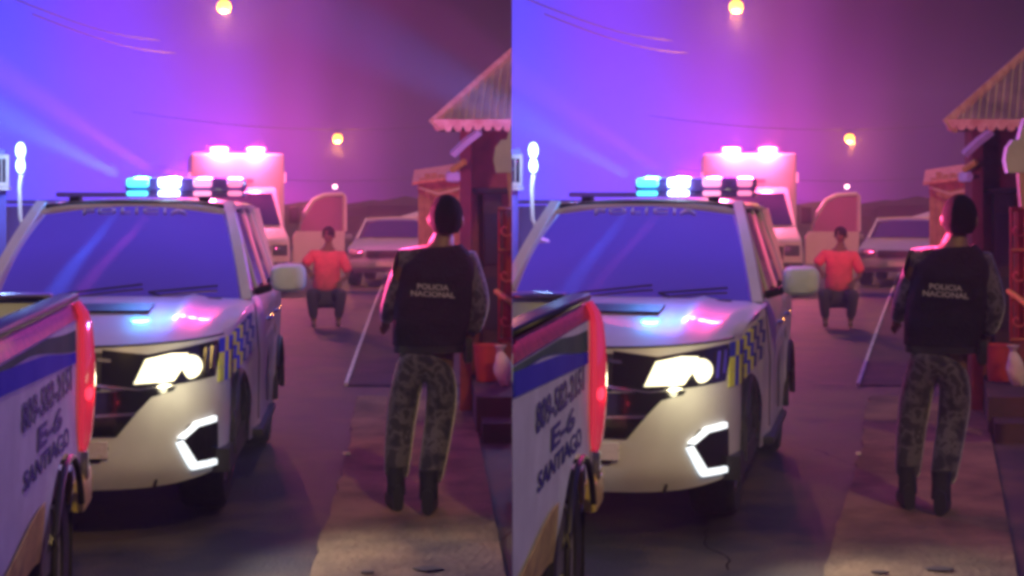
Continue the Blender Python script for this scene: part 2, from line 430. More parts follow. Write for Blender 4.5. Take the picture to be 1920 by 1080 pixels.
def suv(k):
    t = thing('police_suv', 'white police off-roader with cyan and pink roof lights and a blazing headlight', 'police car', k,
              u=140, Y=7.35, yaw=0, group='police cars')
    t.rotation_euler.z = R(5.4) + (math.atan((133-960)/F)-math.atan((133-960+960*k)/F))
    LEN = 3.95
    # nose skin
    b = MB(); xs = [NW*math.sin(math.pi/2*i/16) for i in range(-16, 17)]
    g = []
    for j in range(15):
        row = []
        for x in xs:
            z = .27+.06*(abs(x)/NW)**4 + (zt(x)-.27-.06*(abs(x)/NW)**4)*j/14
            row.append((x, P_(x)+Q_(z), z))
        g.append(row)
    b.grid(g); b.grid([[(x, P_(x)+Q_(.27)+.35, .30) for x in xs], g[0]])
    b.build('front_bumper', 'paint', t)
    # bonnet
    def hood(x, f_):
        x *= NW/.79+(1-NW/.79)*min(1, f_*1.25)
        y0 = P_(x)+Q_(zt(x)); y = y0+(1.22-y0)*f_
        z = zt(x)+(1.165-.025*(x/.8)**2-zt(x))*(f_**.8)+.028*math.sin(math.pi*f_)*(1-.5*(x/.8)**2)
        z += .016*math.exp(-((abs(x)-.44)/.05)**2)*min(1, f_*3)
        return Vector((x, y, z))
    b = MB(); xs2 = [.79*i/18 for i in range(-18, 19)]
    b.grid([[hood(x, f_/12) for x in xs2] for f_ in range(13)]); ob = b.build('bonnet', 'paint', t, sol=0)
    b = MB()
    b.grid([[hood(x*1.0, f_)+Vector((0, 0, .003)) for x in [-.28+.56*i/8 for i in range(9)]] for f_ in (.46, .52, .58, .64)])
    b.build('bonnet_patch', 'trim', t, sol=-.012)  # thin dark plate laid across the bonnet
    # seam between bonnet and nose
    b = MB(); b.tube([nose(x, zt(x)-.004, .003) for x in [-.67+1.34*i/24 for i in range(25)]], .006, 6); b.build('bonnet_seam', 'trim', t)
    # sides
    AR = [(.98, .39), (3.15, .39)]
    def taper(y): return .125*max(0, min(1, (1.75-y)/1.1))
    def zb(y):
        z = .30
        for yc, rr in AR:
            if abs(y-yc) < rr+.02: z = max(z, .36+math.sqrt(max(0, (rr+.02)**2-(y-yc)**2)))
        return z
    def ztop(y):
        if y < 1.22: f_ = max(0, (y-.62)/.6); return 1.015+f_*.12
        return 1.135+.02*(y-1.22)/3
    ys = sorted(set([.5, .56]+[.62+i*.06 for i in range(61)]+[yc+s_*(rr+.02) for yc, rr in AR for s_ in (1, -1)]))
    ys = [y for y in ys if y <= LEN]
    for s_ in (1, -1):
        b = MB(); g = []
        for y in ys:
            col = []; lo, hi = zb(y), ztop(y)
            for j in range(9):
                f_ = j/8; z = lo+(hi-lo)*f_
                x = HW-.015*max(0, (.5-z)/.2)-.012*math.sin(f_*6) - (.035*max(0, (z-hi+.10)/.10)**2) - .06*max(0, (y-3.4)/.55)**2
                # flare over the wheels
                for yc, rr in AR:
                    d = math.hypot(y-yc, z-.36); x += .014*math.exp(-((d-rr-.05)/.09)**2)*(z > .3)
                if y < .8: x -= .03*((.8-y)/.3)**2
                x -= taper(y)
                col.append((x*s_, y, z))
            g.append(col)
        b.grid(g)
        b.build('side_panel', 'paint', t)
        # arch trims
        for yc, rr in AR:
            b = MB(); b.tube([(s_*(HW+.012-taper(yc)), yc+(rr+.0)*math.cos(a), .36+(rr)*math.sin(a)) for a in [math.pi*i/16 for i in range(17)]], .022, 6)
            b.build('wheel_arch', 'trim', t)
        for yc, rr in AR: wheel(t, s_*(HW-.17-taper(yc)), yc, .36, s_)
        b = MB(); b.box(s_*(HW-.06), s_*(HW+.02), 1.5, 2.7, .30, .35, .015); b.build('side_step', 'trim', t)
        for yd in (1.45, 2.25, 2.95):
            b = MB(); b.tube([(s_*(HW-.004), yd, .42), (s_*(HW+.001), yd, .8), (s_*(HW-.022), yd, 1.1)], .004, 5); b.build('door_seam', 'trim', t)
        for yd in (2.08, 2.78):
            b = MB(); b.tube([(s_*HW, yd-.1, .97), (s_*(HW+.03), yd-.08, .975), (s_*(HW+.03), yd+.08, .975), (s_*HW, yd+.1, .97)], .012, 8); b.build('door_handle', 'chrome', t)
        # greenhouse side: A B C D pillars, glass
        def gp(y, f_):   # f_ 0 belt .. 1 roof rail
            zlo = ztop(y)-.01; zhi = 1.69-.05*max(0, (y-3)/1.2)
            return Vector((s_*((HW-.055)*(1-f_)+.565*f_), y, zlo+(zhi-zlo)*f_))
        def gq(y, f_, off):
            return gp(y, f_)+Vector((s_*off, 0, 0))
        glass_cols = [(1.42, 2.0, 2.02), (2.20, 2.24, 0), (3.0, 3.05, 0)]
        for (y0b, y0t, y1) in ((1.40, 1.93, 2.20), (2.27, 2.27, 2.92), (3.0, 3.0, 3.6)):
            b = MB(); b.grid([[gq(y0b+(y1-y0b)*i/5 if j < 1 else (y0b+(y0t-y0b)*j/5)+(y1-(y0b+(y0t-y0b)*j/5))*i/5, .04+.86*j/5, -.012) for i in range(6)] for j in range(6)])
            b.build('side_window', 'sideglass', t)
        for pts in ([(2.20, 0), (2.27, 0), (2.27, 1), (2.20, 1)], [(2.92, 0), (3.0, 0), (3.0, 1), (2.92, 1)], [(3.6, 0), (3.92, 0), (3.82, 1), (3.5, 1)]):
            b = MB(); b.prism([gq(y, f_, 0) for y, f_ in pts], (-s_*.03, 0, 0)); b.build('door_pillar', 'paint', t)
        b = MB(); b.tube([gp(1.92, .99), gp(2.6, .99), gp(3.2, .99), gp(3.75, .99)], .022, 6); b.build('roof_rail', 'paint', t)
        # A pillar
        b = MB(); n8 = 8; ring = []
        for i in range(n8+1):
            f_ = i/n8; c = Vector((s_*(.745-.175*f_), 1.20+.70*f_, 1.13+.565*f_-.0*f_+.03*math.sin(math.pi*f_)))
            wv = .038; dv = .045
            ring.append([c+Vector((s_*wv, .03, -.02)), c+Vector((s_*wv*.6, -.012, .018)), c+Vector((-s_*wv*.9, -.006, .014)), c+Vector((-s_*wv, dv, -.02))])
        b.grid(ring, True); b.build('windscreen_pillar', 'paint', t)
        # mirror
        mr = MB(); mr.tube([(s_*.77, 1.46, 1.17), (s_*.86, 1.44, 1.20)], .024, 8)
        mm = mr.build('mirror_arm', 'trim', t)
        mr = MB(); cx = s_*.965
        mr.grid([[(cx+.105*sxx*math.copysign(abs(math.cos(a))**.55, math.cos(a)), 1.42+yy, 1.255+.085*sxx*math.copysign(abs(math.sin(a))**.55, math.sin(a))) for a in [2*math.pi*i/20 for i in range(20)]]
                 for sxx, yy in ((.002, -.078), (.4, -.077), (.75, -.068), (.93, -.045), (1.0, 0), (.98, .05), (.9, .065), (.02, .066))], True)
        mr.build('mirror_shell', 'paint2', mm)
    # rear panel and roof
    b = MB(); b.grid([[(x, LEN-.02*abs(x)**2, z) for x in (-.74, -.4, 0, .4, .74)] for z in (.32, .7, 1.15)]+[[(x*.83, LEN-.12, 1.66) for x in (-.74, -.4, 0, .4, .74)]]); b.build('tailgate', 'paint', t)
    b = MB(); b.grid([[(x, y, 1.715+.018*math.sin(math.pi*min(1, (y-1.85)/2.3))-.05*(x/.585)**4-.02*max(0, (2.0-y)/.15)) for x in [-.585+1.17*i/12 for i in range(13)]] for y in (1.84, 1.90, 2.0, 2.3, 2.8, 3.3, 3.7, 3.84)])
    b.build('roof', 'paint', t, sol=.02)
    # windscreen
    def ws(x, f_, off=0):   # x -1..1
        hw = .725-.172*f_
        return Vector((x*hw, 1.20+.66*f_+.05*x*x-.04*math.sin(math.pi*f_)-off*.6, 1.15+.545*f_+.02*math.sin(math.pi*f_)-.02*x*x+off))
    b = MB(); b.grid([[ws(x/10, f_/8) for x in range(-10, 11)] for f_ in range(9)]); wsc = b.build('windscreen', 'glass', t)
    b = MB(); b.tube([ws(x/10, 1.0, .006) for x in range(-10, 11)], .012, 6); b.build('windscreen_seal', 'trim', t)
    b = MB(); b.box(-.6, .6, 1.15, 1.24, 1.12, 1.155, .01); b.build('cowl', 'trim', t)
    for s_ in (-.35, .25):
        b = MB(); b.tube([(s_, 1.19, 1.165), ws(s_+.0, .03, .02), ws(s_+.55, .10, .02)], .006, 5); b.build('wiper', 'trim', t)
    text('POLICIA', .062, 'windscreen_lettering', 'vestprint', wsc, None, .001, sx=2.6, space=1.15,
         warp=lambda p: ws(p.x/.60+.02, .90+p.y/.75, .008+p.z))
    # headlights
    for s_ in (1, -1):
        hs = patch(mir([(.12, .965), (.34, .935), (.60, .975), (.648, .98), (.655, .90), (.64, .80), (.26, .76), (.12, .80)], s_), .006, 'headlight', 'gloss', t, .03)
        patch(mir([(.275, .795), (.325, .912), (.44, .935), (.515, .93), (.50, .87), (.455, .80)], s_), .018, 'headlight_lamp', 'lit' if s_ > 0 else 'lit', hs, .012)
        b = MB(); c = nose(.535*s_, .865, .0); b.lathe([(.058, .03), (.06, -.028), (.052, -.036), (.03, -.044), (.001, -.046)], c, 'Y', 20); b.build('projector', 'lit', hs)
        patch(mir([(.598, .95), (.612, .95), (.606, .82), (.592, .82)], s_), .014, 'lamp_strip', 'chrome', hs, .01)
        patch(mir([(.626, .955), (.639, .955), (.634, .84), (.621, .84)], s_), .014, 'lamp_strip', 'chrome', hs, .01)
        patch(mir([(.0, .76), (.47, .772), (.455, .752), (.36, .730), (.29, .655), (.20, .545), (.0, .545)], s_), .010, 'air_intake', 'gloss', t, .02)
        patch(mir([(.10, .655), (.29, .66), (.285, .645), (.10, .64)], s_), .020, 'grille_bar', 'chrome', t, .015)
        patch(mir([(.0, .49), (.165, .49), (.12, .42), (.0, .42)], s_), .010, 'lower_intake', 'gloss', t, .02)
        patch(mir([(.10, .925), (.165, .915), (.165, .90), (.10, .905)], s_), .022, 'grille_bar', 'chrome', t, .015)
        patch(mir([(.10, .80), (.30, .772), (.45, .785), (.45, .778), (.30, .762), (.10, .785)], s_), .020, 'grille_bar', 'chrome', t, .015)
        patch(mir([(.475, .49), (.53, .575), (.640, .585), (.655, .55), (.655, .38), (.640, .35), (.545, .36)], s_), .005, 'fog_lamp', 'gloss', t, .02)
        patch(mir([(.555, .585), (.64, .596), (.64, .568), (.565, .560), (.505, .508), (.478, .515)], s_), .020, 'daytime_light', 'drl', t, .018)
        patch(mir([(.472, .492), (.500, .500), (.560, .378), (.640, .374), (.640, .346), (.535, .348)], s_), .020, 'daytime_light', 'drl', t, .018)
        # checker squares on the corner and the wing
        for i, (xa, xb) in enumerate(((.655, .677), (.677, .690), (.690, .698))):
            for j, zc in enumerate((.95, .875, .80)):
                patch(mir([(xa, zc-.036), (xb, zc-.036), (xb, zc+.036), (xa, zc+.036)], s_), .006, 'checker_patch', ('blue', 'lime', 'white')[(i+j) % 2 if j < 2 else 1-(i % 2)], t, .006)
        for i in range(9):
            y = .60+i*.085
            for j in range(3):
                z0 = 1.0-.075*j+.10*i/9-.035
                mname = 'navy' if (i+j) % 2 else ('lime' if i < 5 else 'vestprint')
                if i < 5 and (i+j) % 2: mname = 'blue'
                pts = [(y, z0-.07), (y+.085, z0-.07), (y+.085+.02, z0), (y+.02, z0)]
                xx = lambda y_, z_: (min(HW, HW-.035*max(0, (z_-ztop(y_)+.10)/.10)**2)+.010-.03*max(0, (.8-y_)/.3)**2-taper(y_))
                if y < .62 and j == 0: pass
                b = MB(); b.prism([(s_*(xx(a, c)+.012), a, c) for a, c in pts], (-s_*.012, 0, 0)); b.build('checker_patch', mname, t, smooth=False)
    patch([(.375, .315), (.385, .315), (.37, .27), (.36, .275)], .012, 'tow_cover', 'trim', t, .012)
    patch([(-.12, .95), (.12, .95), (.12, .77), (-.12, .77)], .010, 'grille', 'trim', t, .02)
    b = MB(); b.prism([(-.16, .03, .44), (.16, .03, .44), (.16, .03, .52), (-.16, .03, .52)], (0, -.045, 0)); b.build('number_plate', 'white', t)
    b = MB(); b.box(-.72, .72, .35, 4.1, .30, .42); b.box(-.70, .70, .62, 1.3, .4, .95); b.build('underbody', 'trim', t)
    # light bar
    lb = MB(); lb.box(-.50, .66, 1.99, 2.24, 1.735, 1.765, .01); lb.box(-.085, .66, 2.01, 2.23, 1.765, 1.858, .03); bar = lb.build('light_bar', 'barcase', t)
    for q in (-.4, .4):
        b = MB(); b.box(q-.03, q+.03, 2.05, 2.18, 1.70, 1.74, .005); b.build('bar_foot', 'trim', bar)
    spec = [(.0, .068, 'cyan', 'cyan'), (.195, .068, 'icew', 'icew'), (.40, .058, 'pinkw', 'pinkw'), (.60, .046, 'rose', 'rose')]
    for cx, hw, m1, m2 in spec:
        b = MB(); b.box(cx-hw, cx+hw, 1.975, 2.01, 1.797, 1.852, .018); b.build('led_lamp', m1, bar)
        b = MB(); b.box(cx-hw*.95, cx+hw*.95, 1.965, 1.995, 1.742, 1.773, .012); b.build('led_lamp', m2, bar)
    # light of the lamps, and spots added beside them
    def beam(nm, loc, d, col, e, size):
        o = light('SPOT', nm, loc, col, e, t, shadow_soft_size=.03, spot_size=R(size), spot_blend=.8)
        o.rotation_euler = Vector(d).to_track_quat('-Z', 'Y').to_euler()
    beam('streak_spot_blue', (-.10, 1.98, 1.86), (-.8, -1.2, .50), (.04, .22, 1), 50000 if k == 0 else 24000, 12)  # added narrow spot, draws a blue glare streak in the mist
    beam('streak_spot_pink', (.10, 1.95, 1.89), (-.8, -1.2, .62), (1, .12, .75), 20000 if k == 0 else 9000, 9)  # added narrow spot for the pink glare streak
    beam('edge_spot_red', (.70, 2.05, 1.86), ((1.0, -1.35, -.46), (1.0, -.81, -.38))[k], (1, .07, .26), (2600, 1500)[k], 26)  # added red spot, aimed to edge-light the officer
    light('POINT', 'light_bar_cyan', (.0, 2.12, 1.93), (.05, .40, 1), 34, t, shadow_soft_size=.06)
    light('POINT', 'light_bar_blue', (.20, 2.12, 1.93), (.14, .18, 1), 85, t, shadow_soft_size=.06)
    light('POINT', 'light_bar_pink', (.40, 2.12, 1.93), (1, .10, .60), 34, t, shadow_soft_size=.06)
    light('POINT', 'light_bar_red', (.60, 2.20, 1.95), (1, .05, .26), 60, t, shadow_soft_size=.06)
    sp_ = light('SPOT', 'light_bar_rear', (.1, 2.34, 1.86), (1, .06, .22), 4200, t, shadow_soft_size=.06, spot_size=R(36), spot_blend=.7)
    sp_.rotation_euler = (R(89), 0, R(-12))
    hl = light('SPOT', 'headlight_beam', (.56, -.10, .86), (1, .97, .90), 75, t, shadow_soft_size=.08, spot_size=R(85), spot_blend=.9)
    hl.rotation_euler = (R(60), 0, R(180+66))
    light('POINT', 'headlight_spill', (.60, -.06, .84), (1, .90, .55), 3.0, t, shadow_soft_size=.05)
    return t

# ------------------------------------------------------------------ police pickup, its load bed towards us
def pickup(k):
    az0 = math.atan((150-960)/F); az1 = math.atan((150-960+960*k)/F)
    t = thing('police_pickup', 'white police pickup whose striped bed side carries a phone number and unit E-6', 'pickup truck', k,
              loc=((150-960+960*k)/F*5.9, 5.9, 0), rot=R(8.9)+(az0-az1), group='police pickups')
    WY, WR = -.52, .36
    def zb(y, yc=WY):
        z = .50
        for c in (WY, -4.25):
            if abs(y-c) < WR+.03: z = max(z, .40+math.sqrt(max(0, (WR+.03)**2-(y-c)**2)))
        return z
    ys = sorted(set([0-.05*i for i in range(43)]+[WY+WR+.03, WY-WR-.03]))
    for sd in (0, 1):
        b = MB(); g = []
        for y in ys:
            col = []; lo, hi = zb(y), 1.32+.02*min(1, -y/1.5)
            for j in range(13):
                f_ = j/12; z = lo+(hi-lo)*f_
                x = -.012-.05*max(0, (.7-z)/.3)**2+.012*math.sin((z-.5)*3.4)-.05*max(0, (z-1.22)/.12)**2
                d = math.hypot(y-WY, z-.40); x += .012*math.exp(-((d-WR-.03)/.05)**2)
                col.append((x if sd == 0 else -1.72-x, y, z))
            g.append(col)
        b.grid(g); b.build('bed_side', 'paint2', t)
        b = MB(); b.tube([((.028 if sd == 0 else -1.748), WY+(WR+.015)*math.cos(a), .40+(WR+.015)*math.sin(a)) for a in [math.pi*(.13+i/20*.84) for i in range(21)]], .013, 8); b.build('arch_lip', 'trim', t)
        x_ = -.03 if sd == 0 else -1.69
        b = MB(); b.box(x_-.05, x_+.03, -2.1, -.02, 1.315, 1.345, .012); b.build('bed_rail', 'trim', t)
        wheel(t, -.14 if sd == 0 else -1.58, WY, .38, 1 if sd == 0 else -1)
        wheel(t, -.14 if sd == 0 else -1.58, -4.25, .38, 1 if sd == 0 else -1)
        # cab side
        b = MB(); X = -.02 if sd == 0 else -1.70; dd = -.06 if sd == 0 else .06
        out = [(-2.14, .45), (-2.14, 1.10), (-2.16, 1.14), (-3.75, 1.14), (-4.9, 1.02), (-5.15, .9), (-5.2, .45), (-4.68, .45)]+[(-4.25+.43*math.cos(a), .40+.43*math.sin(a)) for a in [math.pi*(1-i/12)*1.0 for i in range(13)]][::-1][0:13][::-1]
        pts = [(-2.14, .45), (-2.14, 1.14), (-3.75, 1.14), (-4.9, 1.02), (-5.15, .9), (-5.2, .45)]+[(-4.25-.43*math.cos(a), .40+.43*math.sin(a)) for a in [.12+(math.pi-.24)*i/12 for i in range(13)]]
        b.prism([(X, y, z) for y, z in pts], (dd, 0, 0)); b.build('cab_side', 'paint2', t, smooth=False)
        b = MB(); X2 = X+(-.03 if sd == 0 else .03); X3 = X+(-.2 if sd == 0 else .2)
        b.prism([(X2, -2.2, 1.14), (X2, -3.7, 1.14), (X3, -3.1, 1.70), (X3, -2.35, 1.70)], (dd*.4, 0, 0)); b.build('cab_window', 'sideglass', t)
    b = MB(); b.box(-1.52, -.20, -3.12, -2.3, 1.70, 1.74, .02); b.build('cab_roof', 'paint2', t)
    b = MB(); b.prism([(-1.66, -2.13, .6), (-.06, -2.13, .6), (-.06, -2.13, 1.14), (-.20, -2.28, 1.70), (-1.52, -2.28, 1.70), (-1.66, -2.13, 1.14)], (0, -.04, 0)); b.build('cab_back', 'paint2', t)
    b = MB(); b.box(-1.64, -.08, -5.15, -3.7, .95, 1.06, .04); b.build('bonnet', 'paint2', t)
    b = MB(); b.prism([(-1.6, -3.72, 1.12), (-.12, -3.72, 1.12), (-.22, -3.12, 1.69), (-1.5, -3.12, 1.69)], (0, .02, .01)); b.build('windscreen', 'sideglass', t)
    # bed floor, inner walls, tailgate
    b = MB(); b.box(-1.66, -.06, -2.1, -.06, .72, .76); b.box(-1.66, -.06, -2.12, -2.08, .76, 1.30); b.box(-.12, -.07, -2.08, -.04, .76, 1.312); b.box(-1.65, -1.60, -2.08, -.04, .76, 1.312); b.build('bed_liner', 'trim', t)
    tg = MB(); tg.box(-1.60, -.12, -.055, .0, .72, 1.325, .02); tg.build('tailgate', 'paint2', t)
    b = MB(); b.box(-1.60, -.10, -.075, .012, 1.322, 1.345, .008); b.build('tailgate_cap', 'chrome', t)
    # red tape, bands
    def surf(y, z):
        x = -.012-.05*max(0, (.7-z)/.3)**2+.012*math.sin((z-.5)*3.4)-.05*max(0, (z-1.22)/.12)**2
        d = math.hypot(y-WY, z-.40); return x+.012*math.exp(-((d-WR-.03)/.05)**2)
    def band(name, m, lo, hi, y0=-2.08, y1=-.13, off=.004):
        b = MB(); g = []
        for i in range(33):
            y = y0+(y1-y0)*i/32; a, c = lo(y), hi(y)
            g.append([(surf(y, a+(c-a)*j/5)+off, y, a+(c-a)*j/5) for j in range(6)])
        b.grid(g); return b.build(name, m, t, sol=-.003)
    band('red_tape', 'redtape', lambda y: 1.245+.0*y, lambda y: 1.315, y1=-.015)
    sm = lambda x: x*x*(3-2*x)
    band('grey_stripe', 'green', lambda y: min(1.215, 1.165-.045*(y+.1)-.04*sm(max(0, min(1, (y+1.2)/1.1)))), lambda y: min(1.236, 1.21-.05*(y+.1)+.012*math.sin(y*3)))
    band('blue_stripe', 'blue', lambda y: 1.080-.045*(y+.1), lambda y: 1.150-.045*(y+.1)-.03*sm(max(0, min(1, (y+1.0)/.9))), off=.0045)
    b_ = band('yellow_glint_band', 'yellowglint', lambda y: .50+.02*y*0, lambda y: .60+.10*sm(max(0, min(1, (y+1.9)/.9))), y0=-2.1, y1=-.93, off=.012)  # strip shaped and coloured as the yellow reflection low on the side
    def tx(body, size, yc, zc, sx, nm, m='navy', shear=.12, bold=.004):
        return text(body, size, nm, m, t, None, .0005, sx=sx, bold=bold, warp=lambda p: Vector((surf(yc+p.x+shear*p.y, zc+p.y)+.004+p.z, yc+p.x+shear*p.y, zc+p.y)))
    tx('809-582-2151', .125, -.80, 1.035, 1.62, 'phone_number', bold=.003)
    tx('E-6', .105, -.80, .925, 4.2, 'unit_number', bold=.003)
    tx('SANTIAGO', .085, -.84, .835, 2.35, 'place_name', bold=.002)
    # tail lamp
    b = MB(); g = []
    for j in range(15):
        f_ = j/14; z = 1.30-.57*f_; wd = .012+.095*math.sin(math.pi*min(1, f_*1.02))**.7*(.55+.75*f_); bul = .012+.030*math.sin(math.pi*f_)**.6
        row = []
        for i in range(8):
            a = i/7; y = -wd*(1-a)*1.0+.035*math.sin(a*math.pi/2); x = surf(-.05, max(.74, z))+bul*math.sin(math.pi*(.12+a*.6))
            if a > .7: x -= (a-.7)*.16
            row.append((x, y+.0, z))
        g.append(row)
    b.grid(g); tl_ = b.build('tail_lamp', 'redlamp', t, sol=.02)
    b = MB(); b.box(-.03, .035, -.06, .02, .60, .73, .02); b.build('lamp_base', 'chrome', t)
    b = MB()
    b.box(-1.70, .03, .02, .17, .50, .64, .03); b.box(-.02, .035, -.14, .10, .50, .62, .02); b.build('rear_bumper', 'yellowglint', t)
    b = MB(); b.box(-1.5, -.2, .0, .15, .38, .49, .02); b.box(-1.3, -.42, -5.0, -.2, .42, .58); b.build('chassis', 'trim', t)
    b = MB(); b.prism([(-.02, WY+.43, .20), (-.28, WY+.43, .20), (-.28, WY+.46, .50), (-.02, WY+.46, .50)], (0, .012, 0)); b.build('mud_flap', 'trim', t)
    b = MB(); b.tube([(-.25, -.5, .40), (-.18, -.1, .36), (-.16, .06, .34)], .03, 10); b.build('exhaust_pipe', 'chrome', t)
    light('POINT', 'tail_lamp_glow', (.06, -.05, .95), (1, .04, .08), .5, t, shadow_soft_size=.04)
    return t

# ------------------------------------------------------------------ people
def hand(V, E, Rr, wrist, d, side, palm=.085, curl=0.0):
    """adds palm and five fingers to a skin skeleton; d = pointing direction, side = towards the thumb"""
    d = Vector(d).normalized(); sd = Vector(side).normalized(); up = d.cross(sd)
    w0 = len(V); W_ = Vector(V[wrist]); V.append(tuple(W_+d*.035)); Rr.append((.026, .014)); E.append((wrist, w0))
    for i, (o, ln) in enumerate(((.026, .070), (.009, .078), (-.009, .074), (-.026, .060))):
        a = len(V); base = W_+d*palm+sd*o
        V.append(tuple(base)); Rr.append((.0105, .0105)); E.append((w0, a))
        V.append(tuple(base+d*ln*.5+up*.008*curl)); Rr.append((.0092, .0092)); E.append((a, a+1))
        V.append(tuple(base+d*ln*.85+up*.030*curl)); Rr.append((.0075, .0075)); E.append((a+1, a+2))
    a = len(V); V.append(tuple(W_+d*.05+sd*.045)); Rr.append((.011, .011)); E.append((w0, a))
    V.append(tuple(W_+d*.095+sd*.062+up*.01*curl)); Rr.append((.009, .009)); E.append((a, a+1))

def head_mesh(name, c, turn, m, parent, sc=1.0):
    """face side is +y before turning"""
    b = MB(); n, mm = 24, 18; g = []
    for a in range(mm+1):
        th = math.pi*a/mm; row = []
        for q in range(n):
            ph = 2*math.pi*q/n; x = math.sin(th)*math.cos(ph); y = math.sin(th)*math.sin(ph); z = math.cos(th)
            wx = .076; wy = .098; wz = .118
            if z < -.2: wx *= 1-.35*(-z-.2); wy *= 1-.10*(-z-.2)
            p = Vector((x*wx, y*wy, z*wz))
            if y > .5 and abs(x) < .25 and -.35 < z < .1: p.y += .022*(1-abs(x)/.25)*(1-abs(z+.18)/.3)      # nose
            if y > .4 and abs(z-.08) < .12 and .18 < abs(x) < .5: p.y -= .010                                 # eye sockets
            if y > .5 and abs(x) < .35 and -.62 < z < -.45: p.y += .008                                       # lips
            row.append(p)
        g.append(row)
    rot = Matrix.Rotation(turn, 3, 'Z')
    g = [[rot @ (p*sc)+Vector(c) for p in row] for row in g]
    b.grid(g, True)
    for s_ in (1, -1):
        e = rot @ (Vector((s_*.094, -.005, -.012))*sc)+Vector(c); b.ball(e, .027*sc, 8, 6, (.4, .8, 1.25))
    return b.build(name, m, parent)

def officer(k):
    t = thing('person', 'officer seen from behind in camouflage trousers and dark lettered police vest', 'person', k, u=775, Y=8.2, yaw=0, z=.025, group='officers seen from behind')
    s = .965
    def V3(l): return [tuple(Vector(p)*s) for p in l]
    # body: one continuous figure
    V = V3([(.085, 0, .90), (.095, .01, 1.05), (.115, .015, 1.24), (.14, .01, 1.40), (.165, .02, 1.50), (.18, .03, 1.60),
            (-.035, .01, 1.415), (-.115, .03, 1.18), (-.155, .20, 1.05), (.315, .005, 1.405), (.375, -.03, 1.17), (.325, .04, .96),
            (-.015, .0, .86), (-.070, .03, .50), (-.100, .0, .09), (.165, 0, .86), (.150, .02, .49), (.088, -.13, .08)])
    E = [(0, 1), (1, 2), (2, 3), (3, 4), (4, 5), (3, 6), (6, 7), (7, 8), (3, 9), (9, 10), (10, 11), (0, 12), (12, 13), (13, 14), (0, 15), (15, 16), (16, 17)]
    Rr = [(.13, .10), (.125, .09), (.14, .10), (.12, .09), (.068, .066), (.066, .066), (.055, .055), (.042, .042), (.028, .028), (.055, .055), (.042, .042), (.028, .028),
          (.082, .082), (.055, .055), (.038, .038), (.082, .082), (.055, .055), (.038, .038)]
    hand(V, E, Rr, 8, (-.15, .9, -.35), (.6, .1, .6), curl=1); hand(V, E, Rr, 11, (-.25, .15, -1), (-.5, .8, 0), curl=1)
    body = skin('body', V, E, Rr, 'skin', t, 1)
    head_mesh('head', Vector((.188, .035, 1.645))*s, R(-22), 'skin', body)
    # hair cap, cropped
    b = MB(); c = Vector((.188, .020, 1.652))*s; g = []
    for a in range(11):
        th = math.pi*.74*a/10; sh = 1-.10*(a/10)**4; g.append([(c.x+.090*sh*math.sin(th)*math.cos(q*math.pi/12), c.y+.112*sh*math.sin(th)*math.sin(q*math.pi/12), c.z+.122*math.cos(th)+(.06*(a/10)**2 if math.sin(q*math.pi/12) > .35 else 0)) for q in range(24)])
    b.grid(g, True); b.build('hair', 'hair', t, sol=.006)
    # shirt: torso and sleeves
    V = V3([(.088, 0, .93), (.095, .01, 1.05), (.115, .015, 1.24), (.14, .01, 1.40), (.160, .02, 1.475),
            (-.035, .01, 1.41), (-.080, .02, 1.29), (-.118, .03, 1.18), (-.14, .13, 1.10), (-.155, .19, 1.055), (.315, .005, 1.40), (.352, -.01, 1.28), (.378, -.03, 1.17), (.352, .0, 1.05), (.330, .035, .985)])
    E = [(0, 1), (1, 2), (2, 3), (3, 4), (3, 5), (5, 6), (6, 7), (7, 8), (8, 9), (3, 10), (10, 11), (11, 12), (12, 13), (13, 14)]
    Rr = [(.155, .12), (.150, .115), (.165, .105), (.135, .095), (.066, .066), (.078, .078), (.072, .068), (.066, .064), (.056, .055), (.048, .046), (.078, .078), (.072, .068), (.066, .064), (.058, .055), (.046, .046)]
    skin('shirt', V, E, Rr, 'camo', t, 2)
    # trousers
    V = V3([(.085, 0, .93), (.078, 0, .85), (-.018, .0, .80), (-.052, .015, .64), (-.070, .03, .50), (-.088, .01, .32), (-.100, .0, .15),
            (.168, -.005, .80), (.165, .00, .64), (.150, .02, .50), (.118, -.07, .32), (.088, -.13, .15)])
    E = [(0, 1), (1, 2), (2, 3), (3, 4), (4, 5), (5, 6), (1, 7), (7, 8), (8, 9), (9, 10), (10, 11)]
    Rr = [(.165, .12), (.168, .125), (.108, .108), (.094, .096), (.085, .088), (.078, .082), (.066, .070), (.108, .108), (.094, .096), (.085, .088), (.078, .082), (.066, .070)]
    skin('trousers', V, E, Rr, 'camo', t, 2, root=1)
    for (x, y, yw) in ((-.100, .01, .20), (.086, -.125, -.12)):
        b = MB(); g = []
        for a in range(9):
            f_ = a/8; yy = -.095+.27*f_; hw = .045*math.sin(math.pi*min(.93, .16+f_*.74))**.5; h_ = .14-.075*sm_(f_)
            g.append([(hw*math.cos(q), yy, .02+h_*.5+h_*.5*math.copysign(abs(math.sin(q))**.5, math.sin(q))-.02) for q in [2*math.pi*i/14 for i in range(14)]])
        b.grid(g, True); i0 = len(b.v)-14*9
        b.f.append(tuple(range(i0+13, i0-1, -1))); b.f.append(tuple(range(len(b.v)-14, len(b.v))))
        b.tube([(0, -.035, .08), (0, -.03, .17), (0, -.03, .235)], [.052, .050, .053], 12)
        rot = Matrix.Rotation(yw, 3, 'Z'); b.v = [tuple((rot @ Vector(p)+Vector((x, y, .0)))*1.0) for p in b.v]
        b.build('boot', 'boot', t)
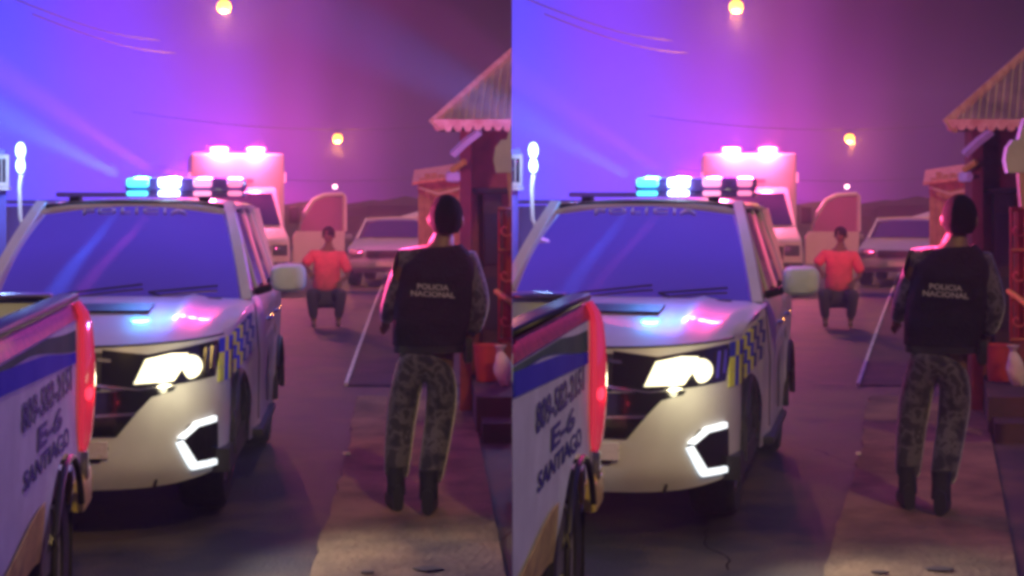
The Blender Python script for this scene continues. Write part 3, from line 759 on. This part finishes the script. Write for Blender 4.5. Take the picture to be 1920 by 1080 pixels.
    # vest: a padded shell round the torso
    def ring(z):
        f_ = (z-.93)/(1.50-.93); cx = .085+.075*f_
        hw = [.205, .205, .207, .212, .216, .205, .165, .120][min(7, int(f_*7.01))] if False else .205+.020*math.sin(math.pi*min(1, f_*1.1))-.09*max(0, (f_-.80)/.2)**1.6
        dp = .128+.012*math.sin(math.pi*f_)-.03*max(0, (f_-.8)/.2)
        pts = []
        for q in range(28):
            a = 2*math.pi*q/28; ex = .62
            pts.append(Vector((cx+hw*math.copysign(abs(math.cos(a))**ex, math.cos(a)), .01+dp*math.copysign(abs(math.sin(a))**ex, math.sin(a))+.006*math.sin(z*46), z-.025*f_*(1-math.cos(a))*.5))*s)
        return pts
    zs = [.93+.57*i/16 for i in range(17)]
    b = MB(); b.grid([ring(z) for z in zs], True); b.build('vest', 'vest', t, sol=.012)
    b = MB()
    for z_, in ((.965,), (1.0,)): pass
    zz = lambda z: z*s
    back = lambda z: (.01-(.128+.012*math.sin(math.pi*(z-.93)/.57)))*s-.010
    for body_, size, z0, nm, sx in (('POLICIA', .040, 1.262, 'lettering', 1.15), ('NACIONAL', .040, 1.222, 'lettering', 1.15)):
        text(body_, size, nm, 'vestprint', t, None, .001, sx=sx, bold=.0012, warp=lambda p, z0=z0: Vector((.108*s+p.x, back(z0)-.012-p.z, z0*s+p.y-.10*p.x*.6)))
    b = MB(); b.grid([[p*1.0+Vector(((p.x-.08)*.03, p.y*.03, 0)) for p in [q+Vector((0, 0, -.055+dz)) for q in ring(.945)]] for dz in (0, .045)], True); b.v = [(.085*s+(x-.085*s)*.93, y*.93, z) for x, y, z in b.v]; b.build('belt', 'boot', t, sol=.006)
    b = MB(); b.box(.29*s, .335*s, -.06, .05, .80, .93, .012); b.build('holster', 'boot', t)
    return t
def sm_(x): x = max(0, min(1, x)); return x*x*(3-2*x)

def croucher(k):
    t = thing('person', 'person in bright red shirt crouching on the road below the open ambulance door', 'person', k, u=612, Y=20.6, yaw=0, group='people in red shirts')
    V = [(0, 0, .42), (0, .02, .60), (.01, .04, .82), (.02, .06, 1.0), (.03, .10, 1.10), (.03, .13, 1.20),
         (-.17, .05, .98), (-.30, .0, .84), (-.22, -.16, .74), (.20, .05, .97), (.30, -.0, .70), (.20, -.14, .62),
         (-.11, .0, .40), (-.20, -.34, .50), (-.17, -.24, .07), (.11, 0, .40), (.20, -.32, .48), (.16, -.22, .07)]
    E = [(0, 1), (1, 2), (2, 3), (3, 4), (4, 5), (3, 6), (6, 7), (7, 8), (3, 9), (9, 10), (10, 11), (0, 12), (12, 13), (13, 14), (0, 15), (15, 16), (16, 17), (14, 18), (17, 19)]
    V += [(-.17, -.42, .04), (.16, -.40, .04)]
    Rr = [(.13, .12), (.13, .10), (.15, .11), (.12, .09), (.055, .055), (.055, .055), .05, .04, .028, .05, .04, .028, .085, .062, .042, .085, .062, .042, .038, .038]
    hand(V, E, Rr, 8, (.2, -.6, -.5), (.8, 0, .2), curl=1); hand(V, E, Rr, 11, (-.2, -.6, -.5), (-.8, 0, .2), curl=1)
    body = skin('body', V, E, Rr, 'skin', t, 1)
    head_mesh('head', (.03, .10, 1.25), R(160), 'skin', body, .95)
    b = MB(); b.ball((.03, .115, 1.275), .098, 14, 9, (.92, 1.05, 1.02)); b.build('hair', 'hair', t)
    V = [(0, 0, .42), (0, .02, .60), (.01, .04, .82), (.02, .06, .99), (-.18, .05, .98), (-.31, .0, .84), (.21, .05, .97), (.31, .0, .72)]
    skin('shirt', V, [(0, 1), (1, 2), (2, 3), (3, 4), (4, 5), (3, 6), (6, 7)], [(.21, .16), (.20, .15), (.20, .15), (.15, .12), .085, .075, .085, .080], 'redshirt', t, 2)
    V = [(0, 0, .38), (-.11, .0, .38), (-.205, -.35, .50), (-.17, -.25, .12), (.11, 0, .38), (.205, -.33, .48), (.16, -.23, .12)]
    skin('trousers', V, [(0, 1), (1, 2), (2, 3), (0, 4), (4, 5), (5, 6)], [(.17, .14), .11, .085, .065, .11, .085, .065], 'dim', t, 2)
    return t

# ------------------------------------------------------------------ ambulance with its door open
def ambulance(k):
    t = thing('ambulance', 'pink-lit ambulance with roof lamps, front door open, behind the police car', 'ambulance', k, u=457, Y=27.5, yaw=R(3), group='ambulances')
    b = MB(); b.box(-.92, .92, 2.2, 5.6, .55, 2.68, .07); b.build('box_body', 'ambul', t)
    b = MB(); pr = [(0, .45), (0, .98), (.08, 1.06), (.85, 1.22), (1.65, 1.92), (1.85, 2.0), (2.25, 2.0), (2.25, .45)]
    g = []
    for x in (-.84, -.80, -.5, 0, .5, .80, .84):
        ins = .03 if abs(x) > .83 else 0
        g.append([(x*(1-.14*max(0, (z-1.1))), y+ins, z-ins) for y, z in pr])
    b.grid(g); b.poly(g[0]); b.poly(g[-1]); b.build('cab', 'ambul', t)
    b = MB(); b.grid([[(x*(.74-.12*f_), .87+.74*f_+.0, 1.245+.645*f_+.012) for x in (-1, -.5, 0, .5, 1)] for f_ in (0.03, .5, .97)]); b.build('windscreen', 'sideglass', t, sol=-.006)
    for s_ in (-1, 1):
        b = MB(); b.box(s_*.52, s_*.80, -.02, .05, .72, .92, .02); b.build('headlight', 'clear', t)
        b = MB(); b.box(s_*.90, s_*1.10, .95, 1.03, 1.30, 1.62, .03); b.build('mirror', 'trim', t)
        for y in (.75, 4.4): wheel(t, s_*.76, y, .36, s_)
        b = MB(); b.box(s_*.36-.19, s_*.36+.19, 2.25, 2.45, 2.68, 2.80, .04); b.build('roof_lamp', 'rose2', t)
        b = MB(); b.box(s_*.92, s_*.95, 2.21, 2.29, 2.1, 2.3, .01); b.build('marker_lamp', 'rose', t)
    b = MB(); b.box(-.5, .5, -.03, .04, .62, .9, .02); b.build('grille', 'trim', t)
    b = MB(); b.box(-.86, .86, -.10, .10, .38, .60, .04); b.build('front_bumper', 'trim', t)
    b = MB(); b.box(-.30, .30, 2.185, 2.199, 2.10, 2.17); b.build('front_board', 'roseboard', t)
    # open door, hinged on the near edge of the cab and swung out to the right
    d = bpy.data.objects.new('open_door', None); COL.objects.link(d); d.parent = t; d.location = (.98, .85, 0); d.rotation_euler = (0, 0, R(12)); d['label'] = 'door swung wide open'
    b = MB(); b.prism([(0, 0, .55), (1.02, 0, .55), (1.04, 0, 1.15), (.06, 0, 1.15), (0, 0, 1.05)], (0, .06, 0)); b.build('door_panel', 'ambul', d, smooth=False)
    b = MB(); b.tube([(.10, .03, 1.15), (.24, .03, 1.50), (.40, .03, 1.74), (.62, .03, 1.84), (.99, .03, 1.86), (1.035, .03, 1.82), (1.04, .03, 1.15)], .045, 8); b.build('window_frame', 'ambul', d)
    b = MB(); b.prism([(.12, .03, 1.15), (.25, .03, 1.49), (.42, .03, 1.72), (.62, .03, 1.81), (1.0, .03, 1.82), (1.02, .03, 1.15)], (0, .006, 0)); o = b.build('window_pane', 'pinkglass', d)
    light('POINT', 'roof_lamp_glow', (.36, 2.15, 2.86), (1, .10, .34), 380, t, shadow_soft_size=.1)
    light('POINT', 'roof_lamp_glow', (-.36, 2.15, 2.86), (1, .10, .42), 380, t, shadow_soft_size=.1)
    return t
M['pinkglass'] = mat('door_pane_glass', (.5, .2, .4), .1, metal=.3)

def parked_car(k):
    t = thing('parked_car', 'grey saloon parked nose-on up the street, left of the officer\'s shoulder', 'car', k, u=726, Y=30, yaw=R(-6), group='parked cars up the street')
    hw = .84
    pr = [(0, .30, .80), (-.03, .50, .90), (.02, .70, .95), (.25, .80, 1), (1.05, .92, 1), (1.75, 1.33, .80), (2.1, 1.385, .78), (3.0, 1.36, .77), (3.7, .98, .95), (4.3, .92, .92), (4.35, .35, .88)]
    b = MB(); g = [[(x*hw*w_, y+.10*abs(x)**3, z-.03*abs(x)**4) for x in (-1, -.95, -.6, 0, .6, .95, 1)] for y, z, w_ in pr]
    b.grid(g)
    for s_, i in ((-1, 0), (1, 6)):
        b.poly([r_[i] for r_ in g])
    b.build('body', 'silver', t)
    b = MB(); b.grid([[(x*hw*(.90-.14*f_), 1.10+.62*f_+.1*abs(x)**3, .955+.375*f_+.012-.03*abs(x)**4) for x in (-1, -.5, 0, .5, 1)] for f_ in (0.04, .5, .95)]); b.build('windscreen', 'sideglass', t, sol=-.006)
    b = MB()
    b.tube([(-hw*.88, 1.08, .96), (-hw*.755, 1.76, 1.355), (0, 1.74, 1.385), (hw*.755, 1.76, 1.355), (hw*.88, 1.08, .96)], .022, 6); b.build('windscreen_frame', 'paint', t)
    for s_ in (-1, 1):
        b = MB(); b.box(s_*.48, s_*.78, -.0, .10, .62, .76, .03); b.build('headlight', 'chrome', t)
        b = MB(); b.box(s_*.86, s_*1.0, 1.15, 1.25, .93, 1.04, .03); b.build('mirror', 'silver', t)
        for y in (.75, 3.4): wheel(t, s_*.74, y, .31, s_)
    b = MB(); b.box(-.42, .42, -.05, .05, .60, .74, .02); b.build('grille', 'trim', t)
    b = MB(); b.box(-.78, .78, -.10, .06, .38, .56, .05); b.build('bumper', 'silver', t)
    b = MB(); b.box(-.22, .22, -.115, -.098, .42, .52); b.build('number_plate', 'white', t)
    return t

# ------------------------------------------------------------------ house with the porch on the right
def house(k):
    t = thing('porch_house', 'red walled house whose scalloped zinc porch roof juts over the pavement', 'house', k, loc=(at(k, 900, 500, 12.3).x, 12.3, 0), rot=0, group='porch houses')
    inv = t.location.copy()
    def P(u, v, Y): return at(k, u, v, Y)-inv
    def G(u, Y, z):
        return Vector(((u-960+960*k)/F*Y, Y, z))-inv
    # roof: a steep tin slope facing the street, its eave level, its verge climbing to the right
    A, B, D = P(815, 233, 11.0), P(1130, 233, 11.0), P(1130, -46, 12.68)
    up = (D-B); nsh = 22
    for i in range(nsh):          # corrugated sheets, each its own piece, lapped a little over the next
        a0, a1 = i/nsh, (i+1.04)/nsh
        b = MB(); g = []
        for q in range(9):
            f_ = a0+(a1-a0)*q/8; p = A.lerp(B, f_)+Vector((0, 0, .002*(i % 2))); top = p+up*min(1, f_)
            w_ = Vector((0, -.010, .008))*math.cos(q*math.pi)
            g.append([p.lerp(top, r_/6)+w_ for r_ in range(7)])
        b.grid(g); b.build('roof_sheet', 'zinc', t, sol=.006)
    def trim(p, q, drop, tooth, off, nm='fascia_board'):
        d = (q-p).normalized(); n2 = Vector((0, -1, 0)); dn = Vector((0, 0, -1)) if abs(d.z) < .1 else (Vector((d.z, 0, -d.x)).normalized())
        if dn.z > 0: dn = -dn
        b = MB(); o_ = n2*off
        b.prism([p+o_-dn*.035, q+o_-dn*.035, q+o_+dn*drop, p+o_+dn*drop], -n2*.022); fb = b.build(nm, 'fascia', t, smooth=False)
        ln = (q-p).length; cnt = int(ln/tooth)
        for i in range(cnt):
            c0 = p+d*(i+.5)*ln/cnt+dn*(drop-.002); hw = ln/cnt*.47; jj = rnd.uniform(.8, 1.2)
            b = MB(); b.prism([c0+o_*1.1+d*hw*math.cos(a)+dn*(.042*jj*math.sin(a)) for a in [math.pi*i_/6 for i_ in range(7)]], -n2*.018)
            b.build('scallop', 'fascia', fb, smooth=False)
    trim(A+Vector((-.01, 0, 0)), B, .012, .070, .03)
    trim(A+Vector((-.02, -.0, .0)), D+Vector((-.02, 0, 0)), .055, .095, .05)
    # the other slope and the soffit
    b = MB(); E_ = P(824, 243, 13.2); F_ = P(1126, -30, 13.6); H_ = P(1128, 240, 13.2)
    b.poly([A, D, F_]); b.poly([A, F_, E_]); b.poly([A+Vector((0, .02, -.01)), B+Vector((0, .02, -.01)), H_+Vector((0, 0, -.01)), E_+Vector((0, 0, -.01))]); b.build('soffit', 'darkwood', t, sol=.01, smooth=False)
    # back wall with courses of blocks
    def wallbox(nm, u0, u1, v0, v1, Y0, Y1, m, bev=.01, parent=t):
        p = P(u0, v1, Y0); q = P(u1, v0, Y0); b = MB(); b.box(p.x, q.x, Y0-inv.y, Y1-inv.y, max(p.z, -inv.z), q.z, bev); return b.build(nm, m, parent)
    w_ = wallbox('wall', 868, 1120, 244, 790, 12.3, 12.5, 'redwall')
    wallbox('corner_pillar', 862, 884, 244, 778, 12.05, 12.25, 'redwall')
    wallbox('lintel', 872, 1010, 352, 362, 12.12, 12.28, 'darkwood')
    wallbox('door', 905, 941, 363, 745, 12.2, 12.29, 'darkwood')
    for v_ in (400, 520, 640):
        wallbox('door_panel', 909, 937, v_, v_+95, 12.17, 12.2, 'dark', .01)
    # white brace under the eave, white board, far end
    b = MB(); p, q = P(848, 290, 11.6), P(900, 246, 11.5); b.tube([p, p.lerp(q, .5)+Vector((0, 0, .01)), q], .034, 4); b.build('eave_brace', 'white', t)
    b = MB(); b.prism([P(u, v, 9.3) for u, v in ((925, 300), (929, 276), (940, 262), (950, 262), (955, 243), (962, 222), (1010, 222), (1010, 322), (930, 324))], (0, .06, 0)); b.build('gable_board', 'white', t, smooth=False)
    b = MB(); b.prism([P(u, v, 9.3) for u, v in ((950, 324), (1010, 324), (1010, 388), (955, 388))], (0, .05, 0)); b.build('gable_board', 'fascia', t, smooth=False)
    # bracket, its lamplight put in as yellow colour
    b = MB(); p, q = P(848, 319, 12.0), P(871, 303, 11.9); b.tube([p, q], .028, 6); b.build('wall_bracket', 'yellow', t)
    b = MB(); b.box(*(lambda p, q: (p.x, q.x, p.y-.2, p.y+.05, q.z, p.z))(P(838, 322, 12.25), P(868, 342, 12.25)), .03); b.build('meter_box', 'white', t)
    # iron gate: frame, bars, scrolls
    gt = bpy.data.objects.new('window_grille', None); COL.objects.link(gt); gt.parent = t
    Yg = 9.6
    wallbox('grille_sheet', 943, 1100, 392, 640, Yg+.04, Yg+.06, 'redgate', 0.0, gt)
    for u_ in range(936, 1100, 13):
        p, q = P(u_, 392, Yg), P(u_, 640, Yg); b = MB(); b.tube([p, q], .010, 6); b.build('grille_bar', 'redgate', gt)
    for v_ in (392, 470, 560, 638):
        p, q = P(934, v_, Yg), P(1100, v_, Yg); b = MB(); b.tube([p, q], .016, 6); b.build('grille_rail', 'redgate', gt)
    for v_ in (430, 515, 600):
        for u_ in (948, 974, 1000):
            c = P(u_, v_, Yg-.02); b = MB(); b.tube([c+Vector((.012*a*math.cos(a*1.3), 0, .012*a*math.sin(a*1.3))) for a in [.6*i for i in range(10)]], .007, 5); b.build('grille_scroll', 'rosegate', gt)
    b = MB(); b.tube([P(930, 546, 9.2), P(945, 556, 9.1), P(985, 588, 8.8)], .016, 6); b.build('hand_rail', 'yellow', t)
    # porch floor
    b = MB(); pts = [G(893, 10.9, 0), G(1120, 10.9, 0), G(1120, 12.3, 0), G(884, 12.3, 0)]; b.prism(pts, (0, 0, .28)); b.build('porch_floor', 'redpave', t, smooth=False)
    b = MB(); pts = [G(905, 10.55, 0), G(1120, 10.55, 0), G(1120, 10.895, 0), G(903, 10.895, 0)]; b.prism(pts, (0, 0, .14)); b.build('porch_step', 'redpave', t, smooth=False)
    # things on the porch
    x = ground(k, 914, 760, .28); Yp = 11.9
    c = Vector(((913-960+960*k)/F*Yp, Yp, .282))
    bk = thing('bucket', 'red plastic bucket standing on the porch floor below the red window grille', 'bucket', k, loc=c, rot=0, group='red buckets')
    b = MB(); b.lathe([(.001, .0), (.082, .0), (.085, .01), (.108, .27), (.115, .275), (.115, .29), (.104, .29), (.082, .02), (.001, .02)], (0, 0, 0), 'Z', 24); b.build('tub', 'redtub', bk)
    b = MB(); b.tube([(.108*math.cos(a), .04*math.sin(a)-.04, .28-.10*math.sin(a)) for a in [math.pi*i/12 for i in range(13)]], .004, 5); b.build('handle', 'chrome', bk)
    c = Vector(((950-960+960*k)/F*11.6, 11.6, .282))
    sk = thing('sack', 'slumped white sack leaning beside the red bucket', 'sack', k, loc=c, rot=.3, group='white sacks')
    b = MB(); g = []
    for a in range(13):
        f_ = a/12; rr = .085*(math.sin(math.pi*min(.97, .08+f_*.92))**.45)*(1-.25*f_); g.append([(rr*(1+.12*math.sin(3*q+a))*math.cos(q)-.05*f_, rr*.8*(1+.1*math.cos(4*q+a*.7))*math.sin(q), .44*f_+.01*math.sin(5*q)) for q in [2*math.pi*i/18 for i in range(18)]])
    b.grid([[(x, y, z*.6) for x, y, z in r_] for r_ in g], True); b.f.append(tuple(range(17, -1, -1))); b.build('bag', 'white', sk)
    b = MB(); b.lathe([(.012, .25), (.035, .29), (.05, .31)], (-.05, 0, 0), 'Z', 12); b.build('tied_neck', 'white', sk)
M['rosegate'] = mat('rose_gate_paint', (.60, .10, .10), .5)
M['redtub'] = mat('red_tub_plastic', (.45, .05, .04), .5, var=.2, scale=9)

def shack(k):
    t = thing('wooden_shack', 'tan board shack with a low zinc lean-to, behind the officer\'s head', 'shack', k, u=822, Y=24, yaw=0, group='board shacks')
    for i in range(9):
        x = -.33+i*.105; z1 = 2.20-.012*i+rnd.uniform(-.02, .02) if i > 0 else 2.05
        b = MB(); b.box(x+.004, x+.098, 0+rnd.uniform(0, .012), .03, .0, z1, .006); b.build('board', 'board', t)
    b = MB(); b.box(-.30, .60, .035, 2.0, 0, 2.1); b.build('wall', 'board', t)
    b = MB(); b.prism([(-.42, -.15, 1.98), (.66, -.15, 2.14), (.66, -.15, 2.18), (-.42, -.15, 2.02)], (0, 2.2, .25)); b.build('roof', 'fascia', t)
    b = MB(); b.tube([(-.34, -.06, 1.95), (.0, -.1, 1.84), (.36, -.08, 1.93)], .02, 6); b.build('gutter', 'white', t)
    t = thing('awning', 'small pale awning on thin posts far up the street', 'awning', k, u=764, Y=36, yaw=0, group='far awnings')
    b = MB(); b.prism([(-.35, 0, 1.15), (.45, 0, 1.36), (.45, 0, 1.44), (-.35, 0, 1.20)], (0, 1.4, .1)); b.build('canopy', 'white', t, smooth=False)
    for x in (-.30, .40):
        b = MB(); b.tube([(x, .05, 0), (x, .05, 1.2+.2*(x > 0))], .025, 6); b.build('post', 'metalpole', t)
    b = MB(); b.box(.0, .06, -.03, .02, 1.08, 1.13, .01); b.build('lamp', 'tinyl', t)

def lefthouse(k):
    t = thing('blue_house', 'blue-lit house at the edge with barred window and a cold wall lamp', 'house', k, u=0, Y=15, yaw=0, group='blue-lit houses')
    t.rotation_euler.z = 0; t.location = ((0-960+960*k)/F*15, 15, 0)
    q = 15/F
    X = lambda u: u*q
    Z = lambda v: H-(v-HZ)*q
    kx = (0-960+960*k)/F*3
    b = MB(); b.prism([(X(-420), 0, 0), (X(12), 0, 0), (X(12)+kx, 3, 0), (X(-420)+kx, 3, 0)], (0, 0, Z(290))); b.build('wall', 'glowblue', t, smooth=False)
    b = MB(); b.prism([(X(-430), -.1, Z(290)), (X(16), -.1, Z(290)), (X(14)+kx, 3.05, Z(290)), (X(-430)+kx, 3.05, Z(290))], (0, 0, .05)); b.build('roof_slab', 'glowblue', t, smooth=False)
    wn = bpy.data.objects.new('window', None); COL.objects.link(wn); wn.parent = t
    b = MB(); b.box(X(-50), X(14), -.02, .02, Z(342), Z(296)); b.build('pane', 'sideglass', wn)
    for (u0, u1, v0, v1) in ((-55, 20, 350, 342), (-55, 20, 298, 290), (14, 20, 342, 298), (-55, -49, 342, 298)):
        b = MB(); b.box(X(u0), X(u1), -.06, -.022, Z(v0), Z(v1), .006); b.build('window_frame', 'white', wn)
    for u in (-36, -20, -4, 6):
        b = MB(); b.tube([(X(u), -.045, Z(342)), (X(u), -.045, Z(298))], .006, 6); b.build('window_bar', 'white', wn)
    b = MB(); b.box(X(-60), X(22), -.09, -.0, Z(357), Z(351), .006); b.build('sill', 'white', t)
    t2 = thing('glow_wall', 'low added wall in the colour of the blue glow, behind the roof edge of the police off-roader', 'wall', k, loc=((70-960+960*k)/F*17, 17, 0), rot=0, group='blue glow walls')  # added wall, its blue colour stands in for the glow there
    q3 = 17/F
    for i in range(7):
        b = MB(); b.box((-56+i*26)*q3, (-31+i*26)*q3, 0, .12, 0, 1.66+.015*math.sin(i*2.1), .012); b.build('wall_panel', 'glowblue', t2)
    b = MB(); b.box(-58*q3, 126*q3, -.03, .15, 1.685, 1.73, .01); b.build('coping', 'glowblue', t2)
    # lamp post with double lamp, and a bent pipe
    l_ = thing('wall_lamp', 'cold white double lamp glaring on a bent pipe beside the blue-lit house', 'lamp', k, loc=((40-960+960*k)/F*14.6, 14.6, 0), rot=0, group='cold lamps')
    q2 = 14.6/F; Z2 = lambda v: H-(v-HZ)*q2
    b = MB(); b.tube([(.0, 0, 0), (.08*q2*100*.2, 0, Z2(500)), (10*q2, 0, Z2(437)), (-2*q2, 0, Z2(410)), (-3*q2, 0, Z2(350)), (0, 0, Z2(328))], .020, 8); b.build('pipe', 'white', l_)
    b = MB(); b.box(-4*q2, 4*q2, .02, .06, Z2(328), Z2(266), .01); b.build('back_plate', 'white', l_)
    for v, hh, sx in ((282, 15, 9), (311, 14, 8)):
        b = MB(); b.ball((0, -.02, Z2(v)), 1.0, 14, 10, (sx*q2, .04, hh*q2)); b.build('bulb', 'cold', l_)
    light('POINT', 'wall_lamp_glow', (0, -.25, Z2(295)), (.30, .55, 1), 45, l_, shadow_soft_size=.1)

def street_lamp(k, u, v, Y, label, m='amber', r_=.13, e=400, col=(1, .36, .05), side=1):
    t = thing('street_lamp', label, 'street lamp', k, u=u, Y=Y, yaw=0, group='street lamps')
    z = H-(v-HZ)/F*Y
    b = MB(); b.tube([(x, 0, z+r_+.12+.012*x*x) for x in [-7+i for i in range(15)]], .010, 4); b.build('span_wire', 'metalpole', t)
    b = MB(); b.tube([(0, 0, z+r_+.12), (0, 0, z+r_*.9)], .02, 6); b.lathe([(.02, z+r_*1.1), (r_*.6, z+r_*.95), (r_*.7, z+r_*.8)], (0, 0, 0), 'Z', 14); b.build('lamp_hood', 'metalpole', t)
    b = MB(); b.ball((0, 0, z), r_, 14, 10, (1, 1, .9)); b.build('lamp_globe', m, t)
    if e: light('POINT', 'street_lamp_glow', (0, 0, z-.25), col, e, t, shadow_soft_size=.15)
    return t

def tree(k, u, Y, h, label, seed):
    rr = random.Random(seed)
    t = thing('tree', label, 'tree', k, u=u, Y=Y, yaw=0, group='trees up the street')
    b = MB(); b.tube([(0, 0, 0), (.08, 0, h*.35), (0, .1, h*.6)], [.16, .11, .05], 8)
    for a in range(5):
        an = rr.uniform(0, 6.28); b.tube([(.05, 0, h*.4), (math.cos(an)*h*.15, math.sin(an)*h*.15, h*.62), (math.cos(an)*h*.25, math.sin(an)*h*.25, h*.75)], [.06, .04, .015], 5)
    b.build('trunk', 'bark', t)
    b = MB()
    cl = [(rr.gauss(0, h*.20), rr.gauss(0, h*.18), h*.68+rr.gauss(0, h*.13)) for _ in range(22)]
    for c in cl:
        for _ in range(70):
            p = Vector(c)+Vector((rr.gauss(0, h*.06), rr.gauss(0, h*.06), rr.gauss(0, h*.045))); a = Vector((rr.gauss(0, 1), rr.gauss(0, 1), rr.gauss(0, 1))).normalized()*.11; c2 = a.orthogonal().normalized()*.06
            b.poly([p-a, p+c2, p+a, p-c2])
    o = b.build('crown', 'leaf', t, smooth=False, weld=False)

for k in (0, 1):
    suv(k); pickup(k); officer(k); ambulance(k); croucher(k); parked_car(k); house(k); shack(k); lefthouse(k)
    street_lamp(k, 420, 12, 32, 'amber street lamp glowing highest, at the top edge of the sky', r_=.15, e=1000, side=1)
    street_lamp(k, 633, 259, 52, 'amber street lamp further off, hung above the open ambulance door', r_=.17, e=1100, side=1)
    street_lamp(k, 628, 350, 60, 'tiny pinkish street lamp right above the open ambulance door', 'tinyl', .10, 0)
    street_lamp(k, 683, 391, 64, 'faintest street lamp, just over the roof of the grey saloon', 'tinyl', .07, 0)
    # overhead cables
    for i, (p0, p1) in enumerate((((60, 26, 20), (330, 100, 34)), ((20, -5, 20), (300, 76, 34)))):
        a, c = at(k, *p0), at(k, *p1); b = MB()
        b.tube([a.lerp(c, j/12)+Vector((0, 0, -.12*math.sin(math.pi*j/12))) for j in range(13)], .009, 5)
        solo(b.build('overhead_cable', 'cable'), ['lower overhead cable crossing the blue sky', 'upper overhead cable crossing the blue sky'][i], 'cable', k, 'overhead cables')
    for i, (u, Y, wd, hh) in enumerate(((700, 50, 3.0, 1.5), (760, 44, 2.2, 1.6), (590, 58, 3.4, 1.5))):
        t = thing('far_house', ['low dark house at the end of the street above the grey saloon', 'low dark house beside the awning up the street', 'low dark house seen through the open ambulance door'][i], 'house', k, u=u, Y=Y, group='far houses')
        b = MB(); b.box(-wd/2, wd/2, 0, 4, 0, hh, .02); b.build('wall', 'farwall', t)
        b = MB(); b.prism([(-wd/2-.3, -.3, hh), (wd/2+.3, -.3, hh), (0, -.3, hh+.3)], (0, 4.6, 0)); b.build('roof', 'farwall', t, smooth=False)
        for x in (-wd*.25, wd*.25):
            b = MB(); b.box(x-.3, x+.3, -.03, -.003, .75, 1.25); b.build('window', 'darkwood', t)

# thin mist that fills the street and catches the lamps' light
b = MB(); b.box(-44, 44, -14, 68, -1.2, 6.7); hz_ = b.build('haze', 'asphalt', smooth=False)
hm = bpy.data.materials.new('mist'); hm.use_nodes = True; hn = hm.node_tree.nodes; hn.remove(hn['Principled BSDF'])
pv = hn.new('ShaderNodeVolumePrincipled'); pv.inputs['Color'].default_value = (.74, .68, .86, 1); pv.inputs['Density'].default_value = HAZE
hm.node_tree.links.new(pv.outputs[0], hn['Material Output'].inputs['Volume'])
hz_.data.materials.clear(); hz_.data.materials.append(hm); hz_['kind'] = 'stuff'

# small litter on the pavement
for k in (0, 1):
    for i, (u, v, s_) in enumerate(((650, 852, .018), (800, 1068, .05), (690, 1074, .03))):
        g_ = ground(k, u, v, .030); b = MB()
        pts = [(s_*rnd.uniform(.5, 1)*math.cos(a)*1.6, s_*rnd.uniform(.5, 1)*math.sin(a), 0) for a in [2*math.pi*j/7 for j in range(7)]]
        b.prism([Vector(p)+g_ for p in pts], (0, 0, .006+.01*(i == 0)))
        solo(b.build('leaf' if i else 'pebble', 'bark' if i else 'kerb', smooth=False), ['pale pebble at the pavement edge left of the officer', 'dry dark leaf on the pavement at the bottom edge', 'small dry leaf at the bottom left of the pavement'][i], 'pebble' if not i else 'leaf', k)

# ------------------------------------------------------------------ each street ends where the other begins (x = 0)
bpy.context.view_layer.update()
def root(o):
    while o.parent: o = o.parent
    return o
for o in list(bpy.data.objects):
    r_ = root(o)
    k = HALF_OF.get(r_.name)
    if k is None: continue
    s_ = 1 if k else -1
    if o.type == 'LIGHT':
        if o.matrix_world.translation.x*s_ < .02: bpy.data.objects.remove(o)
        continue
    if o.type != 'MESH': continue
    mw = o.matrix_world; xs = [(mw @ v.co).x*s_ for v in o.data.vertices]
    if not xs or min(xs) >= .0: continue
    if max(xs) < .003:
        for c in list(o.children):
            mwc = c.matrix_world.copy(); c.parent = o.parent; c.matrix_world = mwc
        bpy.data.objects.remove(o); continue
    me = o.data.copy(); bm = bmesh.new(); bm.from_mesh(me); iv = mw.inverted()
    res = bmesh.ops.bisect_plane(bm, geom=bm.verts[:]+bm.edges[:]+bm.faces[:], plane_co=iv @ Vector((.0015*s_, 0, 0)), plane_no=(iv.to_3x3() @ Vector((-s_, 0, 0))).normalized(), clear_outer=True)
    ed = [e for e in res['geom_cut'] if isinstance(e, bmesh.types.BMEdge) and e.is_boundary]
    try: bmesh.ops.holes_fill(bm, edges=ed, sides=0)
    except Exception: pass
    bm.to_mesh(me); bm.free(); o.data = me
for o in list(bpy.data.objects):     # drop emptied wheels and the like
    if o.type == 'EMPTY' and not o.children: bpy.data.objects.remove(o)
